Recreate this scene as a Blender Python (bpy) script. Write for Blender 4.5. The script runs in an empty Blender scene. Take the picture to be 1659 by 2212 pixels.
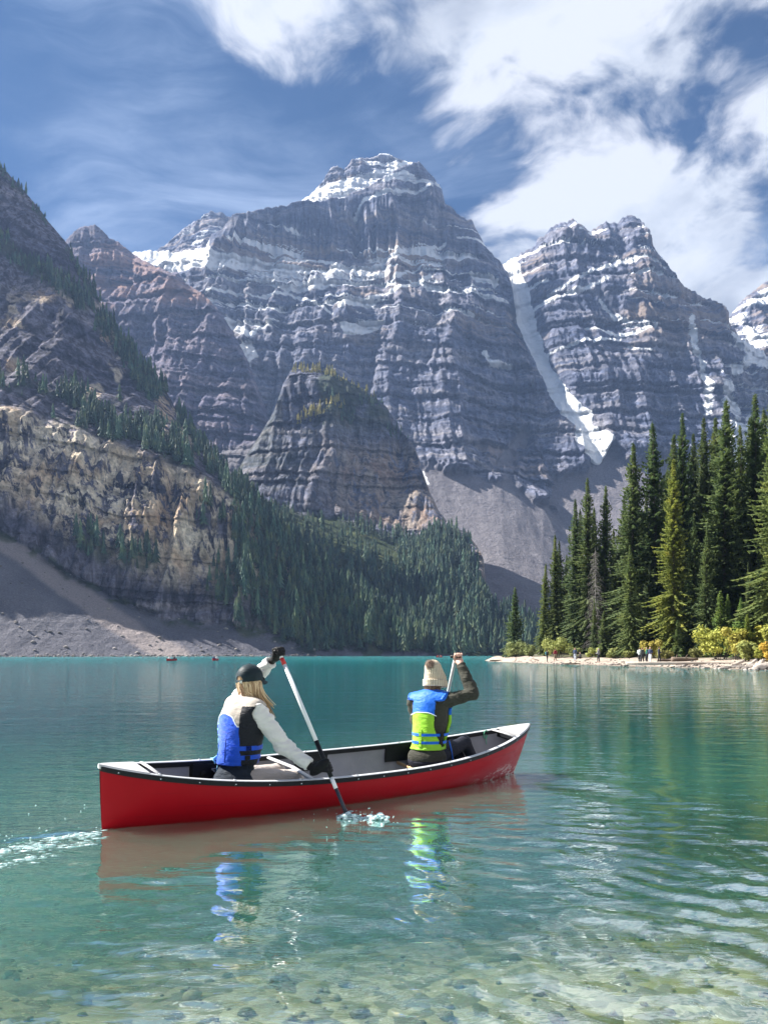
import bpy, math, random
import numpy as np
from mathutils import Vector, Matrix

# ------------------------------------------------------------------ camera, sky, sun, exposure
sc = bpy.context.scene
CAMH, FPX, HZ, CU = 1.35, 1730.0, 1413.0, 829.5      # survey constants: eye height, focal length, horizon and centre of the survey sheet
cam_d = bpy.data.cameras.new('camera'); cam = bpy.data.objects.new('camera', cam_d)
sc.collection.objects.link(cam); sc.camera = cam
cam.location = (0, 0, CAMH); cam.rotation_euler = (math.radians(90), 0, 0)
cam_d.sensor_width = 36; cam_d.sensor_fit = 'AUTO'
cam_d.lens = 36 * FPX / 2212
cam_d.shift_y = (HZ - 1106) / 2212
cam_d.clip_start = 0.05; cam_d.clip_end = 20000

SUN_AZ, SUN_EL = -73.0, 44.0                          # degrees; azimuth from straight ahead, minus = left
sa, se = math.radians(SUN_AZ), math.radians(SUN_EL)
SUN_DIR = Vector((math.sin(sa)*math.cos(se), math.cos(sa)*math.cos(se), math.sin(se)))
sun_d = bpy.data.lights.new('sun', 'SUN'); sun_d.energy = 5.0; sun_d.angle = math.radians(0.53)
sun_d.color = (1.0, 0.95, 0.87)
sun = bpy.data.objects.new('sun', sun_d); sc.collection.objects.link(sun)
sun.rotation_euler = SUN_DIR.to_track_quat('Z', 'Y').to_euler()
sun.location = (0, 0, 50)

sc.view_settings.view_transform = 'Standard'; sc.view_settings.look = 'None'
sc.view_settings.gamma = 1; sc.view_settings.exposure = 1.75
sc.view_settings.use_curve_mapping = False
sc.render.engine = 'CYCLES'
sc.cycles.use_denoising = True
try: sc.cycles.denoiser = 'OPENIMAGEDENOISE'
except Exception: pass
sc.cycles.max_bounces = 6; sc.cycles.diffuse_bounces = 3; sc.cycles.glossy_bounces = 3
sc.cycles.transparent_max_bounces = 10; sc.cycles.volume_bounces = 0
sc.cycles.sample_clamp_indirect = 8

# ------------------------------------------------------------------ node helpers
def N(nt, typ, ins=None, **props):
    n = nt.nodes.new(typ)
    for k, v in props.items(): setattr(n, k, v)
    for k, v in (ins or {}).items():
        s = n.inputs[k]
        if isinstance(v, bpy.types.NodeSocket): nt.links.new(v, s)
        else: s.default_value = v
    return n
def M(nt, op, a, b=0.0, c=None, clamp=False):
    d = {0: a, 1: b}
    if c is not None: d[2] = c
    return N(nt, 'ShaderNodeMath', d, operation=op, use_clamp=clamp).outputs[0]
def MIX(nt, f, a, b, blend='MIX'):
    n = N(nt, 'ShaderNodeMix', {}, data_type='RGBA', blend_type=blend)
    for i, v in ((0, f), (6, a), (7, b)):
        if isinstance(v, bpy.types.NodeSocket): nt.links.new(v, n.inputs[i])
        else: n.inputs[i].default_value = v if i == 0 else (tuple(v) + (1,))[:4]
    return n.outputs[2]
def SS(nt, x, lo, hi, a=0.0, b=1.0):                  # smooth step of x between lo and hi, mapped to a..b
    return N(nt, 'ShaderNodeMapRange', {0: x, 1: lo, 2: hi, 3: a, 4: b}, interpolation_type='SMOOTHSTEP').outputs[0]
def RAMP(nt, f, stops):
    n = N(nt, 'ShaderNodeValToRGB', {0: f}); e = n.color_ramp.elements
    while len(e) < len(stops): e.new(0.5)
    for k, (p, c) in enumerate(stops): e[k].position = p; e[k].color = tuple(c) + (1,)
    return n.outputs[0]
def NOISE(nt, vec, scale, detail=4, rough=0.55, dist=0.0, out=0):
    return N(nt, 'ShaderNodeTexNoise', {'Vector': vec, 'Scale': scale, 'Detail': detail, 'Roughness': rough, 'Distortion': dist}).outputs[out]
def VMUL(nt, v, s):
    return N(nt, 'ShaderNodeVectorMath', {0: v, 1: s}, operation='MULTIPLY').outputs[0]
def VADD(nt, v, s):
    return N(nt, 'ShaderNodeVectorMath', {0: v, 1: s}, operation='ADD').outputs[0]
def ATTR(nt, name):
    return N(nt, 'ShaderNodeAttribute', attribute_name=name).outputs['Fac']
def XYZ(nt, v): return N(nt, 'ShaderNodeSeparateXYZ', {0: v}).outputs
def COMB(nt, x, y, z): return N(nt, 'ShaderNodeCombineXYZ', {0: x, 1: y, 2: z}).outputs[0]
def newmat(name):
    m = bpy.data.materials.new(name); m.use_nodes = True
    m.node_tree.nodes.clear()
    return m, m.node_tree
def finish(nt, surf):
    nt.links.new(surf, N(nt, 'ShaderNodeOutputMaterial').inputs['Surface'])
def pbsdf(nt, col, rough=0.6, **kw):
    d = {'Base Color': col if isinstance(col, bpy.types.NodeSocket) else tuple(col) + (1,), 'Roughness': rough}
    d.update(kw)
    return N(nt, 'ShaderNodeBsdfPrincipled', d)

# ------------------------------------------------------------------ world: Nishita sky under drifting cloud
world = bpy.data.worlds.new('World'); sc.world = world; world.use_nodes = True
nt = world.node_tree; nt.nodes.clear()
sky = N(nt, 'ShaderNodeTexSky', sky_type='NISHITA')
sky.sun_disc = False; sky.sun_elevation = se; sky.sun_rotation = sa
sky.altitude = 1900; sky.air_density = 1.0; sky.dust_density = 0.3; sky.ozone_density = 3.0
skyc = N(nt, 'ShaderNodeHueSaturation', {'Saturation': 2.3, 'Value': 0.30, 'Color': sky.outputs[0]}).outputs[0]
gen = N(nt, 'ShaderNodeTexCoord').outputs['Generated']
dx, dy, dz = XYZ(nt, gen)
zc = M(nt, 'ADD', M(nt, 'MAXIMUM', dz, 0.0), 0.22)
plane = COMB(nt, M(nt, 'DIVIDE', dx, zc), M(nt, 'DIVIDE', dy, zc), 0.0)      # a cloud deck seen from below
az = M(nt, 'ARCTAN2', dx, dy)
el = M(nt, 'ARCSINE', M(nt, 'MINIMUM', M(nt, 'MAXIMUM', dz, -1.0), 1.0))
# cumulus bank to the right of a line that slants down to the right
bias = M(nt, 'ADD', M(nt, 'MULTIPLY', az, 0.95), M(nt, 'MULTIPLY', el, 0.88))
bias = M(nt, 'SUBTRACT', bias, 0.475)
bias = M(nt, 'MULTIPLY', M(nt, 'MINIMUM', M(nt, 'MAXIMUM', bias, -0.30), 0.17), 1.0)
gx_ = M(nt, 'DIVIDE', M(nt, 'SUBTRACT', az, 0.145), 0.10); gy_ = M(nt, 'DIVIDE', M(nt, 'SUBTRACT', el, 0.50), 0.11)
gap_ = M(nt, 'EXPONENT', M(nt, 'MULTIPLY', M(nt, 'ADD', M(nt, 'MULTIPLY', gx_, gx_), M(nt, 'MULTIPLY', gy_, gy_)), -1.0))
bias = M(nt, 'SUBTRACT', bias, M(nt, 'MULTIPLY', gap_, 0.17))      # a blue gap in the bank over the saddle
warp = VMUL(nt, NOISE(nt, plane, 2.2, 3, 0.5, out=1), (0.34, 0.34, 0.34))
pw = VADD(nt, plane, warp)
n1 = NOISE(nt, VADD(nt, pw, (3.1, 7.7, 0)), 2.5, 10, 0.56)
n1s = NOISE(nt, VADD(nt, pw, (3.1-0.16, 7.7-0.02, 0)), 2.5, 7, 0.56)
n2 = NOISE(nt, VADD(nt, pw, (13.4, 2.2, 0)), 6.5, 6, 0.6)
dens = M(nt, 'ADD', M(nt, 'ADD', M(nt, 'MULTIPLY', n1, 1.75), M(nt, 'MULTIPLY', n2, 0.45)), bias)
dens = M(nt, 'SUBTRACT', dens, 0.595)
cum = SS(nt, dens, 0.44, 0.64)
# wisps on the left: streaks
st = N(nt, 'ShaderNodeMapping', {'Vector': pw, 'Rotation': (0, 0, 0.55), 'Scale': (1.1, 2.7, 1)}).outputs[0]
w1 = NOISE(nt, VADD(nt, st, (1.7, 4.4, 0)), 1.25, 10, 0.6, 0.5)
w2 = NOISE(nt, VADD(nt, plane, (5.5, 9.1, 0)), 1.1, 3, 0.5)
wis = M(nt, 'MULTIPLY', SS(nt, M(nt, 'ADD', w1, M(nt, 'MULTIPLY', M(nt, 'SUBTRACT', w2, 0.5), 0.7)), 0.42, 0.74), 0.78)
wis = M(nt, 'MULTIPLY', wis, SS(nt, el, 0.22, 0.42, 0.55, 1.0))
shade = NOISE(nt, VADD(nt, pw, (8.2, 1.2, 0)), 1.6, 6, 0.55)
thick = M(nt, 'ADD', SS(nt, dens, 0.62, 1.15, 0.0, 0.75), M(nt, 'MULTIPLY', M(nt, 'SUBTRACT', shade, 0.5), 0.7))
thick = M(nt, 'ADD', thick, M(nt, 'MULTIPLY', M(nt, 'SUBTRACT', n1s, n1), 2.2))
ccol = RAMP(nt, thick, [(0.0, (0.93, 0.95, 1.0)), (0.10, (0.82, 0.86, 0.92)), (0.34, (0.54, 0.58, 0.65)), (0.8, (0.34, 0.38, 0.46))])
ccol = N(nt, 'ShaderNodeVectorMath', {0: ccol, 3: 4.7}, operation='SCALE').outputs[0]
col = MIX(nt, wis, skyc, (2.5, 3.1, 4.2))
col = MIX(nt, cum, col, ccol)
bg = N(nt, 'ShaderNodeBackground', {'Color': col, 'Strength': 0.06})
nt.links.new(bg.outputs[0], N(nt, 'ShaderNodeOutputWorld').inputs['Surface'])

# ------------------------------------------------------------------ numpy noise
def _h(ix, iy, iz, seed):
    h = (ix.astype(np.int64)*374761393 + iy.astype(np.int64)*668265263 + iz.astype(np.int64)*2147483647 + seed*974634541) & 0xffffffff
    h = ((h ^ (h >> 13))*1274126177) & 0xffffffff
    h = ((h ^ (h >> 16))*2246822519) & 0xffffffff
    return ((h ^ (h >> 15)) & 0xffffff)/float(0xffffff)
def vn(x, y, z=None, seed=0):
    x = np.asarray(x, float); y = np.asarray(y, float)
    if z is None:
        ix, iy = np.floor(x), np.floor(y); fx, fy = x-ix, y-iy
        fx = fx*fx*fx*(fx*(fx*6-15)+10); fy = fy*fy*fy*(fy*(fy*6-15)+10); o = np.zeros_like(ix)
        a = _h(ix, iy, o, seed); b = _h(ix+1, iy, o, seed); c = _h(ix, iy+1, o, seed); d = _h(ix+1, iy+1, o, seed)
        return (a+(b-a)*fx)*(1-fy) + (c+(d-c)*fx)*fy
    z = np.asarray(z, float)
    iz = np.floor(z); fz = z-iz; fz = fz*fz*(3-2*fz)
    ix, iy = np.floor(x), np.floor(y); fx, fy = x-ix, y-iy
    fx = fx*fx*(3-2*fx); fy = fy*fy*(3-2*fy)
    def lay(k):
        a = _h(ix, iy, k, seed); b = _h(ix+1, iy, k, seed); c = _h(ix, iy+1, k, seed); d = _h(ix+1, iy+1, k, seed)
        return (a+(b-a)*fx)*(1-fy) + (c+(d-c)*fx)*fy
    return lay(iz)*(1-fz) + lay(iz+1)*fz
def fbm(x, y, z=None, oct=5, gain=0.5, seed=0, ridge=False):
    s = 0; a = 1; t = 0; f = 1.0
    for k in range(oct):
        n = vn(x*f+17.3*k, y*f-9.1*k, None if z is None else z*f+5.7*k, seed+k)
        if ridge: n = 1-np.abs(2*n-1)
        s = s+a*n; t += a; a *= gain; f *= 2.03
    return s/t
def sstep(x, lo, hi):
    t = np.clip((x-lo)/(hi-lo), 0, 1); return t*t*(3-2*t)

# ------------------------------------------------------------------ mesh helpers
COL = sc.collection
def tag(o, label=None, cat=None, group=None, kind=None):
    if label: o['label'] = label
    if cat: o['category'] = cat
    if group: o['group'] = group
    if kind: o['kind'] = kind
    return o
def make_mesh(name, V, F, mats=None, smooth=True, attrs=None, midx=None):
    me = bpy.data.meshes.new(name)
    V = np.asarray(V, np.float32).reshape(-1, 3)
    if isinstance(F, np.ndarray):
        nf, k = F.shape
        me.vertices.add(len(V)); me.vertices.foreach_set('co', V.ravel())
        me.loops.add(nf*k); me.loops.foreach_set('vertex_index', F.astype(np.int32).ravel())
        me.polygons.add(nf); me.polygons.foreach_set('loop_start', np.arange(0, nf*k, k, dtype=np.int32))
        me.update(calc_edges=True)
    else:
        me.from_pydata([tuple(map(float, v)) for v in V], [], [tuple(int(i) for i in f) for f in F]); me.update()
    me.polygons.foreach_set('use_smooth', np.full(len(me.polygons), smooth))
    for m in (mats or []): me.materials.append(m)
    if midx is not None: me.polygons.foreach_set('material_index', np.asarray(midx, np.int32))
    for k2, a in (attrs or {}).items():
        at = me.attributes.new(k2, 'FLOAT', 'POINT'); at.data.foreach_set('value', np.asarray(a, np.float32).ravel())
    me.validate(); me.update()
    return me
def obj(name, me, parent=None, loc=(0, 0, 0), rot=(0, 0, 0)):
    o = bpy.data.objects.new(name, me); COL.objects.link(o)
    if parent: o.parent = parent
    o.location = loc; o.rotation_euler = rot
    return o
def mobj(name, V, F, mat, parent=None, smooth=True, attrs=None, **kw):
    return obj(name, make_mesh(name, V, F, [mat], smooth, attrs), parent, **kw)
def empty(name, label, cat, loc=(0, 0, 0), rot=(0, 0, 0), group=None):
    o = obj(name, None, None, loc, rot); o.empty_display_size = 0.2
    return tag(o, label, cat, group)
def quads(nr, nc, wrap=False):
    i = np.arange(nr-1)[:, None]; j = np.arange(nc if wrap else nc-1)[None, :]; j2 = (j+1) % nc
    return np.stack([i*nc+j, i*nc+j2, (i+1)*nc+j2, (i+1)*nc+j], -1).reshape(-1, 4)
class MB:
    def __init__(s): s.V = []; s.F = []
    def add(s, V, F):
        b = len(s.V); s.V += [tuple(map(float, v)) for v in V]; s.F += [tuple(int(i)+b for i in f) for f in F]; return s
    def tube(s, P, R, n=8, cap=True, up=None, ell=1.0):
        P = [Vector(p) for p in P]
        if not hasattr(R, '__len__'): R = [R]*len(P)
        V = []; ref = Vector(up) if up else None
        for i, p in enumerate(P):
            d = (P[min(i+1, len(P)-1)] - P[max(i-1, 0)]).normalized()
            if ref is None: ref = Vector((0, 0, 1)) if abs(d.z) < 0.9 else Vector((1, 0, 0))
            a = ref.cross(d).normalized(); b = d.cross(a).normalized(); ref = b if not up else Vector(up)
            for k in range(n):
                t = 2*math.pi*k/n
                V.append(p + a*(R[i]*math.cos(t)) + b*(R[i]*ell*math.sin(t)))
        F = [tuple(q) for q in quads(len(P), n, True)]
        if cap: F += [tuple(range(n))[::-1], tuple(range((len(P)-1)*n, len(P)*n))]
        return s.add(V, F)
    def box(s, c, size, rot=None):
        V = [Vector(((i & 1)-.5, ((i >> 1) & 1)-.5, (i >> 2)-.5)) for i in range(8)]
        V = [Vector((v.x*size[0], v.y*size[1], v.z*size[2])) for v in V]
        if rot is not None: V = [rot @ v for v in V]
        V = [v + Vector(c) for v in V]
        return s.add(V, [(0, 2, 3, 1), (4, 5, 7, 6), (0, 1, 5, 4), (2, 6, 7, 3), (0, 4, 6, 2), (1, 3, 7, 5)])
    def build(s, name, mat, parent=None, smooth=True, **kw):
        return mobj(name, s.V, s.F, mat, parent, smooth, **kw)

def W(u, v, Y):                                       # survey sheet + distance -> metres
    return np.array([(u-CU)/FPX*Y, Y, CAMH + (HZ-v)/FPX*Y])
def simple_mat(name, col, rough=0.6, var=0.12, vscale=8.0, bump=0.0, bscale=40.0, **kw):
    m, t = newmat(name)
    p = N(t, 'ShaderNodeTexCoord').outputs['Object']
    n = NOISE(t, p, vscale, 4)
    c = MIX(t, n, tuple(x*(1-var) for x in col), tuple(min(1, x*(1+var)) for x in col))
    b = pbsdf(t, c, rough, **kw)
    if bump:
        bn = N(t, 'ShaderNodeBump', {'Height': NOISE(t, p, bscale, 3), 'Strength': bump, 'Distance': 0.01})
        t.links.new(bn.outputs[0], b.inputs['Normal'])
    finish(t, b.outputs[0]); return m
# ------------------------------------------------------------------ mountains
def rock_material(name, cols, streak=0.5, strata=0.03, warm=None, pale=None, bumpd=6.0, fs=1.0):
    m, t = newmat(name)
    pos = N(t, 'ShaderNodeNewGeometry').outputs['Position']
    x, y, z = XYZ(t, pos)
    wob = NOISE(t, pos, 0.006, 3)
    s = M(t, 'ADD', z, M(t, 'ADD', M(t, 'MULTIPLY', wob, 120.0), M(t, 'MULTIPLY', x, 0.05)))
    bands = NOISE(t, COMB(t, M(t, 'MULTIPLY', x, 0.0045), M(t, 'MULTIPLY', y, 0.002), M(t, 'MULTIPLY', s, strata*1.5)), 1.0, 8, 0.70)
    base = RAMP(t, bands, [(0.34, cols[0]), (0.46, cols[1]), (0.54, cols[2]), (0.68, cols[3])])
    stv = NOISE(t, COMB(t, M(t, 'MULTIPLY', x, 0.085), M(t, 'MULTIPLY', y, 0.05), M(t, 'MULTIPLY', z, 0.009)), fs, 7, 0.68, 0.3)
    sm = SS(t, stv, 0.40, 0.62, 1.0-streak, 1.12)
    base = MIX(t, 1.0, base, COMB(t, sm, sm, sm), 'MULTIPLY')
    grain = NOISE(t, pos, 0.11*fs, 8, 0.70)
    g = SS(t, grain, 0.28, 0.72, 0.52, 1.45)
    base = MIX(t, 1.0, base, COMB(t, g, g, g), 'MULTIPLY')
    if pale:
        pl = NOISE(t, COMB(t, M(t, 'MULTIPLY', x, 0.085), M(t, 'MULTIPLY', y, 0.085), M(t, 'MULTIPLY', z, 0.013)), fs*0.62, 9, 0.74, 0.15)
        pb = NOISE(t, pos, 0.013, 3)
        pf = M(t, 'MULTIPLY', SS(t, M(t, 'ADD', pl, M(t, 'MULTIPLY', M(t, 'SUBTRACT', pb, 0.5), 0.35)), 0.43, 0.51), ATTR(t, 'pale'))
        pc = RAMP(t, NOISE(t, pos, 0.03, 4), [(0.35, pale[0]), (0.5, pale[1]), (0.65, pale[2])])
        pc = MIX(t, 1.0, pc, COMB(t, g, g, g), 'MULTIPLY')
        blk = SS(t, NOISE(t, COMB(t, M(t, 'MULTIPLY', x, 0.16), M(t, 'MULTIPLY', y, 0.16), M(t, 'MULTIPLY', s, 0.10)), 1.0, 4, 0.6), 0.35, 0.6, 0.72, 1.1)
        pc = MIX(t, 1.0, pc, COMB(t, blk, blk, blk), 'MULTIPLY')
        base = MIX(t, pf, base, pc)
    if warm:
        base = MIX(t, M(t, 'MULTIPLY', ATTR(t, 'warm'), SS(t, bands, 0.36, 0.6)), base, warm)
    fine = NOISE(t, pos, 0.45*fs, 4, 0.7)
    tal = RAMP(t, M(t, 'ADD', M(t, 'MULTIPLY', fine, 0.55), M(t, 'MULTIPLY', NOISE(t, pos, 0.03, 4), 0.45)),
               [(0.34, (0.075, 0.077, 0.098)), (0.5, (0.135, 0.134, 0.158)), (0.66, (0.21, 0.205, 0.225))])
    scree = ATTR(t, 'scree')
    tal = MIX(t, scree, tal, RAMP(t, fine, [(0.3, (0.22, 0.195, 0.195)), (0.7, (0.36, 0.31, 0.30))]))
    base = MIX(t, ATTR(t, 'talus'), base, tal)
    vegc = RAMP(t, NOISE(t, pos, 0.05, 4), [(0.35, (0.022, 0.040, 0.020)), (0.6, (0.055, 0.075, 0.028)), (0.75, (0.12, 0.11, 0.04))])
    base = MIX(t, ATTR(t, 'veg'), base, vegc)
    sn = M(t, 'ADD', ATTR(t, 'snow'), M(t, 'MULTIPLY', M(t, 'SUBTRACT', NOISE(t, COMB(t, M(t, 'MULTIPLY', x, 0.035), M(t, 'MULTIPLY', y, 0.03), M(t, 'MULTIPLY', s, 0.13)), 1.0, 6, 0.68), 0.5), 0.95))
    sf = SS(t, sn, 0.42, 0.62)
    base = MIX(t, sf, base, (0.91, 0.925, 0.94))
    h = M(t, 'ADD', M(t, 'MULTIPLY', grain, 1.0), M(t, 'ADD', M(t, 'MULTIPLY', stv, 0.9), M(t, 'MULTIPLY', bands, 1.2)))
    h = M(t, 'ADD', h, M(t, 'MULTIPLY', fine, 0.25))
    bn = N(t, 'ShaderNodeBump', {'Height': h, 'Strength': 1.0, 'Distance': bumpd})
    b = pbsdf(t, base, 0.92, Normal=bn.outputs[0]); b.inputs['Specular IOR Level'].default_value = 0.15
    finish(t, b.outputs[0]); return m

MAT_MAIN = rock_material('rock_blue_lit_grey', [(0.058, 0.078, 0.142), (0.138, 0.156, 0.232), (0.225, 0.228, 0.288), (0.37, 0.345, 0.345)], 0.42, 0.035, warm=(0.36, 0.27, 0.20), bumpd=9.0)  # blue of the distant light put into the rock colours
MAT_RED = rock_material('rock_red_grey', [(0.075, 0.076, 0.128), (0.145, 0.138, 0.205), (0.215, 0.188, 0.235), (0.33, 0.265, 0.275)], 0.38, 0.04, warm=(0.38, 0.24, 0.20), bumpd=9.0)
MAT_LEFT = rock_material('rock_left_cliff', [(0.044, 0.048, 0.080), (0.108, 0.106, 0.150), (0.172, 0.162, 0.205), (0.30, 0.27, 0.285)], 0.68, 0.03,
                         pale=[(0.50, 0.35, 0.22), (0.68, 0.56, 0.41), (0.79, 0.69, 0.54)], bumpd=3.2, fs=2.4)
MAT_BUTTE = rock_material('rock_butte', [(0.060, 0.076, 0.132), (0.130, 0.145, 0.212), (0.200, 0.202, 0.255), (0.31, 0.28, 0.285)], 0.62, 0.05,
                          pale=[(0.26, 0.18, 0.14), (0.32, 0.26, 0.22), (0.36, 0.31, 0.27)], bumpd=5.0, fs=1.6)

def L(us, pts):
    a = np.array(pts, float); return np.interp(us, a[:, 0], a[:, 1])
def mountain(name, label_kind, mat, u0, u1, nu, nv, lines, crest_amp=6.0, disp=None, attrs=None, crest_seed=1, back=500):
    """A slope from a crest line down through contour lines to its foot; lines = [(survey v points, distance points), ...] crest first."""
    us = np.linspace(u0, u1, nu)
    vc = np.stack([L(us, a) for a, b in lines]); yc = np.stack([L(us, b) for a, b in lines])
    jag = (fbm(us*0.035, us*0+crest_seed, oct=5, seed=crest_seed, gain=0.62)-0.5)*2*crest_amp
    jag += (fbm(us*0.16, us*0+crest_seed, oct=3, seed=crest_seed+9, ridge=True)-0.6)*crest_amp*0.9
    vc[0] -= jag
    for k in range(1, len(vc)): vc[k] = np.maximum(vc[k], vc[k-1]+2)
    tt = np.linspace(0, 1, nv)
    U = np.repeat(us[None, :], nv, 0); Vv = np.empty_like(U); Y = np.empty_like(U)
    for j in range(nu):
        Vv[:, j] = vc[0, j] + (vc[-1, j]-vc[0, j])*tt
        Y[:, j] = np.interp(Vv[:, j], vc[:, j], yc[:, j])
    X = (U-CU)/FPX*Y; Z = CAMH + (HZ-Vv)/FPX*Y
    T = tt[:, None]*np.ones_like(U)
    fade = sstep(T, 0.0, 0.05)
    if disp is not None:
        dY, dZ = disp(U, Vv, X, Y, Z, T, vc)
        Y2 = Y + dY*fade
        X = X + (fbm(X*0.02, Z*0.02, seed=77, oct=3)-0.5)*6*fade
        Z = Z + dZ*fade*sstep(1-T, 0, 0.06)
        Y = Y2
    at = attrs(U, Vv, X, Y, Z, T, vc) if attrs else {}
    rows = [np.stack([X, Y, Z], -1)]
    crest = rows[0][0]
    nb = []
    for k, (dy, fz) in enumerate(((0.10, 0.93), (0.35, 0.72), (0.7, 0.40), (1.0, 0.0))):
        r = crest.copy(); r[:, 1] += back*dy; r[:, 2] = -2 + (crest[:, 2]+2)*fz
        r[:, 2] += (vn(us*0.05, us*0+k, seed=5)-0.5)*12*(fz > 0)*(fz < 0.9); nb.append(r)
    P = np.concatenate([np.stack(nb[::-1]), rows[0]], 0)
    nr = P.shape[0]
    A = {}
    for k in ('snow', 'talus', 'veg', 'pale', 'warm', 'scree'):
        a = at.get(k, np.zeros_like(U)); A[k] = np.clip(np.concatenate([np.repeat(a[:1], 4, 0), a], 0), -1, 2)
    o = mobj(name, P.reshape(-1, 3), quads(nr, nu)[:, ::-1].copy(), mat, attrs=A)
    tag(o, kind='structure')
    return dict(U=U, V=Vv, X=X, Y=Y, Z=Z, vc=vc, us=us, at=at, obj=o)
def pline(U, V, pts):                                  # distance to a polyline on the survey sheet
    d = np.full(U.shape, 1e9)
    for (a, b), (c, e) in zip(pts[:-1], pts[1:]):
        l2 = (c-a)**2+(e-b)**2
        t = np.clip(((U-a)*(c-a)+(V-b)*(e-b))/l2, 0, 1)
        d = np.minimum(d, np.hypot(U-a-t*(c-a), V-b-t*(e-b)))
    return d
def pin(U, V, poly):                                   # inside a polygon on the survey sheet
    r = np.zeros(U.shape, bool); n = len(poly)
    for i in range(n):
        (a, b), (c, e) = poly[i], poly[(i+1) % n]
        if b == e: continue
        k = ((b > V) != (e > V)) & (U < (c-a)*(V-b)/(e-b)+a)
        r ^= k
    return r
def soft_poly(U, V, poly, w=5.0):
    d = pline(U, V, poly+[poly[0]]); return np.where(pin(U, V, poly), 0.5+np.minimum(d, w)/w*0.5, 0.5-np.minimum(d, w)/w*0.5)
def strata(X, Z, per, seed, warp=34.0):
    s = (Z + X*0.04 + (fbm(X*0.004, Z*0.003, seed=seed, oct=4)-0.5)*warp*2)/per
    s = s + (vn(np.floor(s)*3.7, X*0.002, seed=seed+4)-0.5)*0.5
    f = s-np.floor(s); idx = np.floor(s)
    amp = 0.1+1.5*fbm(idx*7.13, X*0.0075+idx*1.7, oct=3, seed=seed+2)
    return f, amp
def cliff_disp(big, gully, ledge, per, seed, gx=0.02, lmask=None, flute=0.0):
    def f(U, V, X, Y, Z, T, vc):
        w = (fbm(X*0.004, Z*0.004, seed=seed+20, oct=3)-0.5)*80
        d = (fbm((X+w)*0.0052, Z*0.0022, seed=seed, oct=5, ridge=True)-0.55)*-big*2
        d += (fbm((X+w*0.6)*gx, Z*0.0045, seed=seed+3, oct=4, ridge=True)-0.55)*-gully*2
        d += (fbm(X*0.09, Z*0.03, seed=seed+8, oct=4)-0.5)*gully*0.55
        fr, amp = strata(X, Z, per, seed+40)
        k_ = lmask(U, V) if lmask else 1.0
        if flute: d += (fbm((X+w*0.3)*0.075, Z*0.0035, seed=seed+15, oct=4, ridge=True)-0.55)*-flute*2*(1-k_)
        d += k_*(np.where(fr < 0.72, fr/0.72*0.25, 0.25+(fr-0.72)/0.28*0.75)-0.5)*ledge*amp
        fr2, amp2 = strata(X, Z, per*0.37, seed+60, 14)
        d += k_*(np.where(fr2 < 0.7, fr2*0.3, 0.21+(fr2-0.7)*2.6)-0.5)*ledge*0.4*amp2
        d += (fbm((X+w*0.4)*0.05, Z*0.016, seed=seed+31, oct=5, gain=0.6, ridge=True)-0.55)*-gully*0.75
        d += (fbm(X*0.22, Z*0.12, seed=seed+37, oct=3, ridge=True)-0.55)*-gully*0.16
        dz = (fbm(X*0.03, Y*0.03, Z*0.03, seed=seed+70, oct=4)-0.5)*gully*0.45
        return d, dz
    return f
def ledge_snow(X, Z, per, seed):
    fr, amp = strata(X, Z, per, seed+40); fr2, amp2 = strata(X, Z, per*0.37, seed+60, 14)
    return np.maximum(sstep(fr, 0.60, 0.85)*sstep(amp, 0.6, 1.1), 0.75*sstep(fr2, 0.6, 0.9)*sstep(amp2, 0.6, 1.15))

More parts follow.
